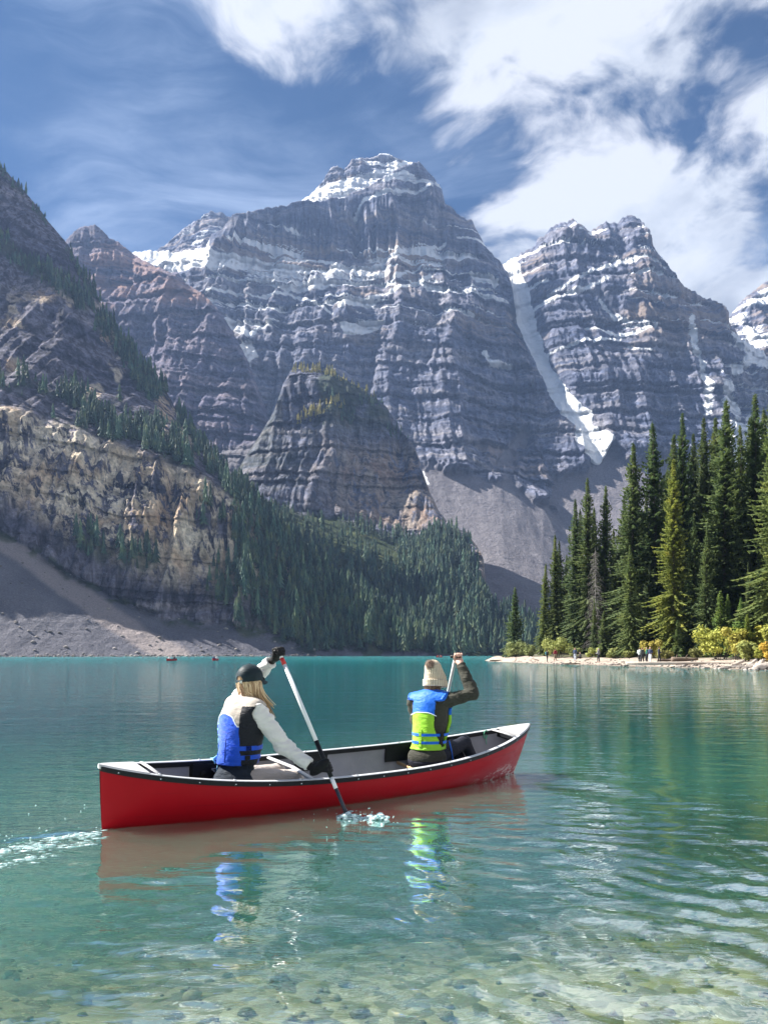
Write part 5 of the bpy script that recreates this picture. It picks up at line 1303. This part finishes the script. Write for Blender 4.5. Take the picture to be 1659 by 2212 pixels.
for zz_ in (.305, .385):                                 # side release buckles on the straps
    q_ = surf_ring(vs, zz_, [-.12])[0]; b = MB(); b.box((q_[0]+.006, q_[1]-.006, q_[2]), (.014, .045, .034), Matrix.Rotation(-.12, 3, 'Z')); b.build('buckle', MAT_BLACKPL, vest, False)
pp = [(0.045, surf_back(S1, vs, .045, z)-.0005, z) for z in np.linspace(.27, .47, 12)]
b.tube(pp, .0035, 5); b.build('seam', cloth('seam_blue', (.004, .03, .25), .7, .05, 0), vest)
# pale blue lettering up the middle of the back panel, one mark per letter
for k, ch in enumerate('lsiAkt'):
    z = .585-.050*k; x = -.098
    y = surf_back(S1, vs, x, z)
    cu_ = bpy.data.curves.new('letter', 'FONT'); cu_.body = ch; cu_.size = .062; cu_.extrude = .0012; cu_.align_x = 'CENTER'; cu_.align_y = 'CENTER'
    tmp = bpy.data.objects.new('letter', cu_); COL.objects.link(tmp)
    me = bpy.data.meshes.new_from_object(tmp.evaluated_get(bpy.context.evaluated_depsgraph_get())); bpy.data.objects.remove(tmp)
    me.materials.clear(); me.materials.append(MAT_PALEBLUE)
    x2 = x+.02; y2 = surf_back(S1, vs, x2, z); yaw = math.atan2(y2-y, .02)
    o = obj('letter', me, vest, (x, y-.004, z)); o.rotation_euler = (Matrix.Rotation(yaw, 3, 'Z')@Matrix.Rotation(math.pi/2, 3, 'X')@Matrix.Rotation(-math.pi/2, 3, 'Z')).to_euler()
b = MB(); x = -.165; y = surf_back(S1, vs, -.15, .25); r_ = random.Random(3)
for k in range(5): b.tube([(x, y, .30-.01*k), (x-.035-.01*k, y-.02, .27), (x-.01, y-.02, .225+.005*k)], .007, 6)
b.tube([(x, y, .23), (x-.01, y-.01, .12), (x-.03, y-.01, -.02)], .005, 6)
b.build('tie_cord', MAT_PALEBLUE, vest)
# cap, hair
hd = J['head']
dome = lambda P, o: ell(P, hd+np.array([0, -.008, .030]), (0.100+o, 0.118+o, 0.108+o))
def cap_sdf(P):
    tilt = P[:, 2]-(hd[2]-.002)-(P[:, 1]-hd[1])*.10
    d = smax(dome(P, .006), -tilt, .006); d = np.maximum(d, -dome(P, -.006))
    arch = ell(P, hd+np.array([0, -.125, .006]), (.038, .06, .034))
    band = np.abs(tilt-.010)-.010
    return np.maximum(d, np.where(band < 0, -1, -arch))
cp = S1.part('cap', cap_sdf, hd-.16, hd+np.array([.16, .16, .18]), .0042, MAT_CAPB, p1_)
V = []; nb_ = 15
for o_ in (0, -.006):
    for i in range(5):
        for k in range(nb_):
            a = math.pi*(.10+.80*k/(nb_-1)); f = i/4
            x = .098*math.cos(a); y = .095*math.sin(a)+.004
            V.append(hd+np.array([x*(1-.10*f), y+.082*f*math.sin(a)**.6, .012-.030*f*f-.55*x*x*(1+f)*2.0+o_+.004]))
q = [tuple(f) for f in quads(5, nb_)]; n_ = 5*nb_
F = q+[tuple(i+n_ for i in f[::-1]) for f in q]+[(k, k+1, k+1+n_, k+n_) for k in range(4*nb_, 5*nb_-1)]
mobj('brim', V, F, MAT_CAPB, cp)
b = MB(); b.tube([hd+np.array([0, -.008, .142]), hd+np.array([0, -.008, .150])], .008, 8); b.build('top_button', MAT_CAPB, cp)
b = MB(); a0 = -math.pi/2+.28; c0 = hd+np.array([.106*math.cos(a0), -.008+.126*math.sin(a0), -.010]); b.box(c0, (.024, .008, .022), Matrix.Rotation(.28, 3, 'Z')); b.build('buckle', MAT_METAL, cp, False)
mh, t = newmat('blonde_hair'); tn = ATTR(t, 'tint')
hc = RAMP(t, tn, [(0.0, (0.10, 0.055, 0.03)), (0.4, (0.30, 0.18, 0.085)), (0.75, (0.50, 0.35, 0.19)), (1.0, (0.68, 0.53, 0.33))])
finish(t, pbsdf(t, hc, 0.38).outputs[0])
V_, F_, T_ = [], [], []
def strand(pts, r0, r1, tint):
    b = MB(); n = len(pts); b.tube(pts, [r0+(r1-r0)*i/(n-1) for i in range(n)], 5, False)
    base = len(V_); V_.extend(b.V); F_.extend([tuple(i+base for i in f) for f in b.F]); T_.extend([tint]*len(b.V))
rh = random.Random(21)
for k in range(210):
    a = math.radians(rh.uniform(-100, 42)); up = rh.random()
    c, s_ = math.cos(a), math.sin(a)
    p0 = hd+np.array([.088*c, -.008+.106*s_, .012-.02*rh.random()])
    p1 = hd+np.array([.098*c+.006, -.004+.104*s_, -.055])
    tx = .02+.14*max(0, (a+2.1)/2.8)+rh.uniform(-.02, .02); ty = -.075+.15*max(0, (a+1.6)/2.3)+rh.uniform(-.015, .015)
    endz = J['sr'][2]+(rh.uniform(-.02, .14) if a < -1.0 else rh.uniform(-.13, .05))
    p2 = np.array([J['neck'][0]+tx*.78+.02, J['neck'][1]+ty*.9, J['neck'][2]+.045+rh.uniform(-.01, .02)])
    p3 = np.array([J['neck'][0]+tx*1.0+.035, J['neck'][1]+ty+.045+.05*max(0, a+.6), endz])
    pts = []
    for f in np.linspace(0, 1, 9):
        q0 = p0*(1-f)**3+3*p1*f*(1-f)**2+3*p2*f*f*(1-f)+p3*f**3
        pts.append(q0+np.array([rh.uniform(-1, 1), rh.uniform(-1, 1), 0])*.003)
    strand(pts, .0085, .003, min(1, max(0, (.25 if a < -1.35 else .68)+rh.gauss(0, .24))))
for k in range(26):                                      # short bright strands at the nape
    x = rh.uniform(-.075, .01); p0 = hd+np.array([x, -.095, -.02]); strand([p0, p0+np.array([-.004, .012, -.05]), p0+np.array([-.006, .03, -.09-.05*rh.random()])], .006, .002, min(1, .7+rh.gauss(0, .2)))
hair = S1.part('hair', lambda P: np.maximum(np.maximum(S1.skull(P, .012), (P[:, 1]-hd[1])-.045), P[:, 2]-hd[2]-.05), hd-.19, hd+.15, .006, mh, p1_)
at = hair.data.attributes.new('tint', 'FLOAT', 'POINT'); at.data.foreach_set('value', np.full(len(hair.data.vertices), .35, np.float32))
mobj('hair_strands', V_, F_, mh, p1_, attrs={'tint': T_})
b = MB(); b.tube([hd+np.array([.085, .01, -.005]), hd+np.array([.086, .075, -.002])], .003, 5)
for sx in (-1, 1): b.tube([hd+np.array([sx*.034, .110, .004]), hd+np.array([sx*.034, .114, .004])], .026, 12)
b.build('sunglasses', MAT_BLACKPL, p1_)
# --- stern paddle
def paddle(label, top, wat, segs, blade_dir, tb_, blade_len=.52):
    e_ = empty('paddle', label, 'paddle', top)
    L_ = (wat-top); dv = L_.normalized()
    for nm, f0, f1_, mt, r_ in segs:
        b = MB(); b.tube([L_*f0, L_*f1_], r_, 12); b.build(nm, mt, e_)
    b = MB(); b.tube([Vector(tb_)*-.055, Vector(tb_)*.055], .0165, 10); b.build('grip', MAT_BLACKPL, e_)
    bd = (blade_dir-dv*blade_dir.dot(dv)).normalized(); nn = dv.cross(bd); b = MB(); V = []
    for i, f in enumerate(np.linspace(0, 1, 10)):
        w_ = .018+.082*min(1, f*2.6)**.8 if f < .93 else .082
        c_ = L_+dv*(blade_len*f-.06); th = .016*(1-f)+.004
        for a in np.linspace(0, 2*math.pi, 10, endpoint=False): V.append(c_+bd*w_*math.cos(a)+nn*th*math.sin(a))
    b.add(V, [tuple(q) for q in quads(10, 10, True)]+[tuple(range(10)), tuple(range(90, 100))]); b.build('blade', MAT_DKBLADE, e_)
    return e_
tb_w = Vector(S1.R.T@S1.axis['l']).normalized()
paddle('white shafted paddle with a red band held by the stern paddler', pt_top, pt_wat,
       [('shaft', .0, .045, MAT_WHITEP, .0175), ('shaft_band', .045, .085, MAT_REDB, .0200), ('shaft', .085, .555, MAT_WHITEP, .0180), ('sleeve_section', .555, .77, MAT_BLACKPL, .0195), ('shaft', .77, .835, MAT_WHITEP, .0175), ('lower_shaft', .835, 1.0, MAT_DKBLADE, .0160)], Vector((.3, -.95, 0)), tb_w)

# --- bow paddler
phi2 = math.radians(62)
f2 = Vector((math.cos(phi2), math.sin(phi2), 0)); r2 = Vector((math.sin(phi2), -math.cos(phi2), 0))
o2 = Vector((0.455, 8.36, 0.175))
q_top = Vector(W(984, 1418, 8.42)); q_wat = Vector(W(931, 1672, CAMH*FPX/(1672-HZ)))
q_dir = (q_wat-q_top).normalized()
J2 = dict(neck=o2+f2*.04+Vector((.03, 0, .775)), head=o2+f2*.075+Vector((.052, 0, .935)),
          sr=o2+r2*.19+f2*.03+Vector((0, 0, .69)), sl=o2-r2*.185+f2*.05+Vector((0, 0, .675)),
          er=Vector(W(1021, 1498, 8.22)), wr=Vector(W(994, 1434, 8.36)), gr=q_top+Vector((.03, 0, .0)),
          el=o2-r2*.26+f2*.28+Vector((0, 0, .46)), wl=q_top.lerp(q_wat, .56)+Vector((-.07, -.05, .0)), gl=q_top.lerp(q_wat, .58),
          hr=o2+r2*.09+Vector((0, 0, .09)), hl=o2-r2*.09+Vector((0, 0, .09)),
          kr=Vector(W(1003, 1603, 8.66)), kl=o2+d_ax*.46-r_ax*.10+Vector((0, 0, .18)),
          fr=Vector(W(1036, 1668, 8.86)), fl=o2+d_ax*.70-r_ax*.10+Vector((0, 0, -.15)))
S2 = Sitter(o2, phi2, J2)
ax_t = np.array([1.0, 0.15, 0.05]); S2.axis = {'r': S2.R@ax_t, 'l': S2.R@np.array(q_dir)}
S2.rad = {'r': .017, 'l': .017}; S2.sgn = {'r': -1, 'l': 1}; S2.th = {'r': -1, 'l': 1}
p2_ = empty('person', 'bow paddler in cream bobble hat and lime and blue life vest with one arm raised', 'person', o2, (0, 0, S2.rot))
S2.part('body', S2.body, (-.42, -.30, -.30), (.62, .95, 1.12), .0105, MAT_SKIN, p2_)
J = S2.J
for q in 'rl':
    mn = lambda *k: np.minimum.reduce([J[x+q] for x in k])-.13
    mx = lambda *k: np.maximum.reduce([J[x+q] for x in k])+.13
    S2.part('sleeve', lambda P: smax(S2.arm(P, q, .024)+folds(P, .013, 8.0, 13), cutplane(P, J['e'+q], J['w'+q], .98), .006), mn('s', 'e', 'w'), mx('s', 'e', 'w'), .0075, MAT_OLIVE, p2_)
    S2.part('hand', lambda P: S2.grip(P, q, .001), np.minimum(J['g'+q], J['w'+q])-.1, np.maximum(J['g'+q], J['w'+q])+.1, .0045, MAT_SKIN, p2_)
    S2.part('legging', lambda P: S2.leg(P, q, .008), mn('h', 'k', 'f'), mx('h', 'k', 'f'), .010, MAT_LEGG, p2_)
S2.part('shirt', lambda P: smax(smin(S2.torso(P, .014), ell(P, (0, -.02, .11), (.205, .165, .11)), .05)+folds(P, .005, 8, 16), np.abs(P[:, 2]-.40)-.345, .02), (-.33, -.30, .0), (.33, .32, .80), .010, MAT_OLIVE, p2_)
S2.part('trouser_seat', lambda P: smax(ell(P, (0, -.01, .06), (.215, .175, .13)), P[:, 2]-.13, .02), (-.27, -.25, -.1), (.27, .24, .2), .010, MAT_LEGG, p2_)
vs2 = vest_sdf(S2, .185, .046, .085, lambda P: np.full(len(P), .90))
V, F = polygonize(vs2, (-.34, -.34, .14), (.34, .36, .92), .0085)
C = V[F].mean(1)
open_ = (np.abs(C[:, 0]) > .128+.05*np.clip((.42-C[:, 2])/.2, 0, 1)) & (C[:, 2] < .70) & (C[:, 1] > -.16) & (C[:, 1] < .10)
V2 = V; yk2 = lambda x: .575-.035*np.clip((np.abs(x)-.05)/.1, 0, 1)**1.5
yoke = C[:, 2] > yk2(C[:, 0])
vest2 = empty('life_vest', None, None); vest2.parent = p2_
for nm, mk, mt in (('panel', ~yoke & ~open_, MAT_LIME), ('yoke', yoke & ~open_, MAT_BLUE2)):
    v_, f_ = sub(V, F, mk); o = mobj(nm, v_, f_, mt, vest2)
    md = o.modifiers.new('thickness', 'SOLIDIFY'); md.thickness = .03; md.offset = -1
b = MB(); pp = []
for x in np.linspace(-.15, .15, 24):
    z = float(yk2(np.array(x))); y = surf_back(S2, vs2, x, z); pp.append((x, y-.001, z))
b.tube(pp, .005, 6); b.build('piping', MAT_PIPE, vest2)
for z0 in (.265, .345):
    strap(S2, vs2, z0, -2.35, 0.75, MAT_BLUE2, vest2, .0135)
    strap(S2, vs2, z0, -2.35, -3.9, MAT_BLUE2, vest2, .0135)
b = MB(); yb = [surf_back(S2, vs2, -.01, z) for z in np.linspace(.22, .40, 8)]
V = []
for z, y in zip(np.linspace(.22, .40, 8), yb):
    for dx_, dy_ in ((-.014, 0), (-.014, -.010), (.014, -.010), (.014, 0)): V.append((-.01+dx_, y+dy_, z))
b.add(V, [tuple(q) for q in quads(8, 4, True)]); b.build('strap_loop', MAT_LIME, vest2, False)
for z0 in (.265, .345):
    q_ = surf_ring(vs2, z0, [-.30])[0]; b = MB(); b.box((q_[0]+.006, q_[1]-.003, q_[2]), (.014, .042, .030), Matrix.Rotation(-.30, 3, 'Z')); b.build('buckle', MAT_BLACKPL, vest2, False)
b = MB(); b.tube([(.20, .10, .27), (.215, .13, .16), (.225, .15, .02)], .008, 6); b.build('strap_end', MAT_BLUE2, vest2)
# knitted hat with a bobble
hd2 = J['head']
mk_, t = newmat('cream_knit'); oc = N(t, 'ShaderNodeTexCoord').outputs['Object']
kx, ky, kz = XYZ(t, N(t, 'ShaderNodeVectorMath', {0: oc, 1: tuple(hd2)}, operation='SUBTRACT').outputs[0])
rib = M(t, 'SINE', M(t, 'MULTIPLY', M(t, 'ARCTAN2', ky, kx), 34.0)); row = M(t, 'SINE', M(t, 'MULTIPLY', kz, 420.0))
hh = M(t, 'ADD', rib, M(t, 'MULTIPLY', row, 0.55))
kc = MIX(t, SS(t, hh, -1.2, 1.0), (0.46, 0.38, 0.27), (0.70, 0.62, 0.48))
bn = N(t, 'ShaderNodeBump', {'Height': hh, 'Strength': 0.6, 'Distance': 0.006})
finish(t, pbsdf(t, kc, 0.95, Normal=bn.outputs[0]).outputs[0])
def hat_sdf(P):
    base = hd2+np.array([0, -.01, -.095])
    d = cap(P, base+np.array([0, 0, .07]), base+np.array([-.012, -.028, .188]), .118, .090)
    d = smax(d, base[2]-P[:, 2]-(P[:, 1]-base[1])*.12, .012)
    r_ = np.hypot(P[:, 0]-base[0], (P[:, 1]-base[1])*.92)
    cuff = np.maximum(np.abs(r_-.108)-.016, np.abs(P[:, 2]-base[2]-.028+(P[:, 1]-base[1])*.12)-.030)
    d = smin(d, cuff-.004, .010)
    return d+.0022*np.sin(34*np.arctan2(P[:, 1]-hd2[1], P[:, 0]-hd2[0]))*(P[:, 2] < base[2]+.13)
hat = S2.part('knit_hat', hat_sdf, hd2-.17, hd2+np.array([.17, .17, .25]), .0048, mk_, p2_)
pc_ = hd2+np.array([-.012, -.105, .135])
S2.part('bobble', lambda P: ell(P, pc_, (.046, .044, .046))+folds(P, .008, 40, 4, (1, 1, 1)), pc_-.08, pc_+.08, .004, cloth('brown_fur', (.25, .17, .13), .95, .3, .6, True, 60), hat)
b = MB(); rh = random.Random(6)
for k in range(420):
    d_ = Vector((rh.gauss(0, 1), rh.gauss(0, 1), rh.gauss(0, 1))).normalized(); b.tube([Vector(pc_)+d_*.038, Vector(pc_)+d_*rh.uniform(.052, .068)+Vector((0, 0, -.006))], [.0022, .0008], 3, False)
b.build('bobble_fur', cloth('fur_tips', (.34, .25, .20), .95, .3, 0, True, 60), hat)
V_, F_, T_ = [], [], []
for k in range(90):
    a = math.radians(rh.uniform(-200, 20)); p0 = hd2+np.array([.080*math.cos(a), -.01+.096*math.sin(a), -.015]); p2v = np.array([J['neck'][0]+.085*math.cos(a), J['neck'][1]+.07*math.sin(a), J['neck'][2]+rh.uniform(-.0, .04)])
    strand([p0, p0*.6+p2v*.4+np.array([0, 0, 0]), p2v], .009, .004, .02+.12*rh.random())
mobj('hair', V_, F_, mh, p2_, attrs={'tint': T_})
paddle('pale shafted paddle with black grip held by the bow paddler', q_top, q_wat,
       [('shaft', 0, .9, simple_mat('silver_shaft', (.50, .53, .52), .3, .06, 10), .0165), ('lower_shaft', .9, 1.0, MAT_DKBLADE, .015)], Vector((.3, -.95, 0)), Vector((1, .15, .05)).normalized())

# ------------------------------------------------------------------ foam: paddle splash, stern wake with glint specks
mf, t = newmat('foam'); oc = N(t, 'ShaderNodeNewGeometry').outputs['Position']
fb_ = pbsdf(t, MIX(t, NOISE(t, oc, 30, 4), (.50, .72, .74), (.85, .92, .93)), 0.2); fb_.inputs['Alpha'].default_value = 1
ft_ = N(t, 'ShaderNodeBsdfTransparent', {'Color': (.8, .95, .95, 1)})
finish(t, N(t, 'ShaderNodeMixShader', {0: SS(t, NOISE(t, oc, 22, 5, .7), .36, .56, .12, .95), 1: ft_.outputs[0], 2: fb_.outputs[0]}).outputs[0])
def foam(name, items):
    VV, FF, b0 = [], [], 0
    for p, sx, sy, sz, a in items:
        V, F = STONES1[(b0//7) % 6]; ca, sn = math.cos(a), math.sin(a)
        Q = V*np.array([sx, sy, sz/.6]); Q = np.stack([Q[:, 0]*ca-Q[:, 1]*sn, Q[:, 0]*sn+Q[:, 1]*ca, Q[:, 2]], -1)+np.array(p)
        VV.append(Q); FF.append(F+b0); b0 += len(V)
    tag(mobj(name, np.concatenate(VV), np.concatenate(FF), mf), kind='stuff')
rf = random.Random(8); it = []
pw_ = pt_wat
for k in range(320):
    f = rf.random(); c_ = pw_+Vector((-.06+.36*f+rf.gauss(0, .015), -.03-.05*f+rf.gauss(0, .035), 0))
    zt = max(0, .030*math.sin(f*9.0)+.014)*rf.random(); s_ = rf.uniform(.004, .018)
    it.append(((c_.x, c_.y, zt), s_*1.7, s_*1.1, s_*.75, rf.uniform(-.3, .3)))
for k in range(36): it.append(((pw_.x+rf.gauss(.1, .25), pw_.y+rf.gauss(-.05, .22), rf.uniform(.005, .06)), *([rf.uniform(.003, .008)]*3), 0))
foam('paddle_splash', it)
it = []
st0 = Vector((-2.18, 6.22, 0))
for k in range(520):
    f = rf.random()**.8; u_ = 232-262*f; v_ = 1792+56*f+4*math.sin(f*14)+rf.gauss(0, 3+3.5*f)+(rf.random() < .25)*(14+22*f)
    Yw = CAMH*FPX/(v_-HZ); s_ = rf.uniform(.002, .010)*(1-.3*f)*(2.2 if rf.random() < .10 else 1)
    it.append((((u_-CU)/FPX*Yw+rf.gauss(0, .01), Yw, rf.uniform(-.002, .003)), s_*3.4, s_*.9, s_*.35, .2))
for k in range(24):  # white specks put in for glints on the water astern
    u_ = rf.uniform(0, 235); v_ = 1790-rf.random()**2*70+30*(1-u_/235); Yw = CAMH*FPX/(v_-HZ); s_ = rf.uniform(.003, .007); it.append((((u_-CU)/FPX*Yw, Yw, rf.uniform(0.0, .012)), s_*1.3, s_, s_, 0))
foam('stern_wake_glints', it)

# ------------------------------------------------------------------ small people and boats in the distance
def figure(u, v_or_s, label, jacket, trousers, hair=(.03, .02, .015), pack=None, hat=None, face=0.0, stride=.08, h=1.72, pos=None, sit=False, armbend=.2, group='people walking on the beach'):
    if pos is None:
        w = np.interp(u, [q[0] for q in SHORE], [q[1] for q in SHORE]); best = None
        for s in np.linspace(.3, 14, 60):
            p = spot(u, s); vv = HZ+(CAMH-p.z)/p.y*FPX
            if best is None or abs(vv-v_or_s) < best[0]: best = (abs(vv-v_or_s), p)
        pos = best[1]
    k = h/1.72
    e_ = empty('person', label, 'person', pos, (0, 0, face), group); e_.scale = (k, k, k)
    hz = .10 if sit else .90
    Hh = {q: np.array([sx*.09, 0, hz+.02]) for q, sx in (('l', -1), ('r', 1))}
    if sit: Kn = {q: np.array([sx*.10, .40, .22]) for q, sx in (('l', -1), ('r', 1))}; Ft = {q: np.array([sx*.10, .62, -.05]) for q, sx in (('l', -1), ('r', 1))}
    else:
        Kn = {'l': np.array([-.10, stride*.7+.03, .48]), 'r': np.array([.10, -stride*.3+.03, .48])}; Ft = {'l': np.array([-.10, stride, .07]), 'r': np.array([.10, -stride, .07])}
    Sh = {'l': np.array([-.19, 0, hz+.50]), 'r': np.array([.19, 0, hz+.50])}
    El = {'l': np.array([-.25, .02-.05, hz+.22]), 'r': np.array([.25, .02-.05, hz+.22])}
    Wr = {'l': np.array([-.22, .05+armbend, hz+.02+armbend*.9]), 'r': np.array([.22, .05+armbend*.6, hz+.02+armbend*.6])}
    legs = lambda P, o: np.minimum.reduce([smin(cap(P, Hh[q], Kn[q], .085+o, .058+o), cap(P, Kn[q], Ft[q], .058+o, .042+o), .02) for q in 'lr']+[ell(P, (0, 0, hz+.04), (.165+o, .12+o, .12+o))])
    tor = lambda P, o: smin(smin(ell(P, (0, 0, hz+.36), (.175+o, .12+o, .24+o)), ell(P, (0, 0, hz+.1), (.16+o, .115+o, .14+o)), .06), cap(P, Sh['l'], Sh['r'], .06+o), .05)
    arms = lambda P, o: np.minimum.reduce([smin(cap(P, Sh[q], El[q], .052+o, .042+o), cap(P, El[q], Wr[q], .042+o, .03+o), .02) for q in 'lr'])
    hdp = np.array([0, .02, hz+.72])
    hands = lambda P: np.minimum.reduce([ell(P, Wr[q]+np.array([0, .02, -.05]), (.025, .03, .055)) for q in 'lr'])
    def body(P):
        d = smin(legs(P, 0), tor(P, 0), .04); d = smin(d, arms(P, 0), .03); d = smin(d, hands(P), .02)
        d = smin(d, cap(P, (0, 0, hz+.5), hdp, .055), .03); d = smin(d, ell(P, hdp, (.078, .098, .115)), .02)
        d = smin(d, ell(P, hdp+np.array([0, .10, -.01]), (.014, .02, .02)), .01)
        for q in 'lr': d = smin(d, cap(P, Ft[q]+np.array([0, -.03, -.03]), Ft[q]+np.array([0, .15, -.045]), .042, .035), .02)
        return d
    lo, hi = (-.42, -.40, -.12), (.42, .80 if sit else .5, hz+.92)
    fm = lambda nm, c: simple_mat(nm, c, .85, .15, 6)
    for nm, f, mt in (('body', body, MAT_SKIN), ('trousers', lambda P: legs(P, .014), fm('trouser_cloth', trousers)), ('jacket', lambda P: np.maximum(np.minimum(tor(P, .022), arms(P, .018)), hz+.0-P[:, 2]), fm('jacket_cloth', jacket)),
                      ('hat' if hat else 'hair', lambda P: np.maximum(ell(P, hdp+np.array([0, -.012, .02]), (.092, .108, .118)), np.maximum(P[:, 1]-.06, hdp[2]-.06-P[:, 2])), fm('hat_cloth' if hat else 'hair_fibre', hat or hair))):
        V, F = polygonize(f, lo, hi, .028); mobj(nm, V, F, mt, e_)
    if pack:
        V, F = polygonize(lambda P: ell(P, (0, -.20, hz+.33), (.16, .12, .25)), (-.3, -.4, hz-.1), (.3, .1, hz+.8), .035); mobj('backpack', V, F, fm('pack_cloth', pack), e_)
    return e_
figure(cu(392), 1430.0, 'walker in black with a teal backpack below the pale willow bush', (.012, .014, .018), (.015, .015, .02), pack=(.03, .12, .14), face=-1.2)
figure(cu(440), 1427.5, 'walker in a dark red jacket and khaki trousers near the willow bushes', (.22, .02, .035), (.22, .17, .12), face=.4)
figure(cu(552), 1427.5, 'walker in a navy jacket and pale jeans beside the seated dark figure', (.03, .05, .10), (.45, .50, .58), face=2.6)
figure(cu(582), 1421.5, 'dark figure sitting on the sand beside the walker in pale jeans', (.012, .013, .018), (.012, .012, .015), sit=True, face=1.6)
figure(cu(687), 1430.0, 'walker in a grey rain jacket and dark trousers standing alone on the sand', (.20, .21, .24), (.02, .02, .03), hat=(.2, .21, .24), face=.8)
figure(cu(922), 1432.5, 'walker in a pale grey-green top at the left of the group of walkers', (.42, .48, .46), (.02, .02, .025), face=-.5, stride=.12)
figure(cu(938), 1432.0, 'walker in dark trousers and brown hair in the middle of the group', (.06, .07, .07), (.015, .018, .02), hair=(.12, .06, .03), face=.5)
figure(cu(963), 1431.0, 'walker in a bright green coat in the group of walkers', (.01, .13, .085), (.02, .02, .03), face=1.2, h=1.68)
figure(cu(982), 1431.5, 'walker in a navy top and white trousers at the right of the group', (.02, .03, .08), (.62, .66, .70), face=2.4)
figure(cu(1032), 1430.5, 'walker in dark clothes apart from the group, next to the yellowing bush', (.025, .03, .055), (.012, .013, .018), face=-2.0, stride=.14)
def far_canoe(u, Y, ang, label, people, sc_=1.0):
    x = (u-CU)/FPX*Y
    e_ = empty('canoe', label, 'canoe', (x, Y, 0), (0, 0, ang), 'distant canoes on the lake')
    V, F = hull_shell(26, 8); mobj('hull', V, F, MAT_RED_HULL, e_)
    V, F = hull_shell(26, 8, .03, True); mobj('inner_hull', V, F, MAT_GREY_IN, e_)
    rail([(0.014, -0.03), (0.014, .004), (-0.03, .004), (-.03, -.03)]).build('gunwale', MAT_BLACKPL, e_, False)
    for (lx, jk, lb) in people:
        figure(0, 0, lb, jk, (.03, .03, .04), face=ang-math.pi/2, pos=(x+math.cos(ang)*lx, Y+math.sin(ang)*lx, .12), sit=True, armbend=.28, group='paddlers in the distant canoes')
far_canoe(372, 161, 1.40, 'distant red canoe off the toe of the pale scree cone', [(-1.2, (.62, .62, .60), 'distant paddler in white in the larger far canoe'), (1.0, (.08, .09, .11), 'distant paddler in dark clothes in the larger far canoe')])
far_canoe(466, 168, 1.53, 'distant small red canoe seen end-on below the grey rubble shore', [(-1.2, (.05, .06, .14), 'distant paddler in navy in the end-on far canoe'), (1.0, (.55, .55, .55), 'distant paddler in pale clothes in the end-on far canoe')])
far_canoe(949, 330, .9, 'tiny far red canoe between the bobble hat and the raised hand', [(-1.2, (.55, .10, .06), 'tiny far paddler in orange red, rear seat of the tiny canoe'), (1.0, (.50, .12, .08), 'tiny far paddler in orange red, front seat of the tiny canoe')])
far_canoe(977, 335, 1.2, 'tiny far red canoe close beside the raised hand of the bow paddler', [(-1.0, (.50, .10, .08), 'tiny far paddler in red beside the raised hand')])
# ------------------------------------------------------------------ the air
hm = bpy.data.materials.new('haze_air'); hm.use_nodes = True; t = hm.node_tree; t.nodes.clear()
pv_ = N(t, 'ShaderNodeVolumePrincipled', {'Color': (0.38, 0.57, 1.0, 1), 'Density': 0.00008, 'Anisotropy': 0.2})
t.links.new(pv_.outputs[0], N(t, 'ShaderNodeOutputMaterial').inputs['Volume'])
b = MB(); b.box((300, 1450, 705), (3300, 3000, 1427)); o = b.build('haze', hm, smooth=False); tag(o, kind='stuff')
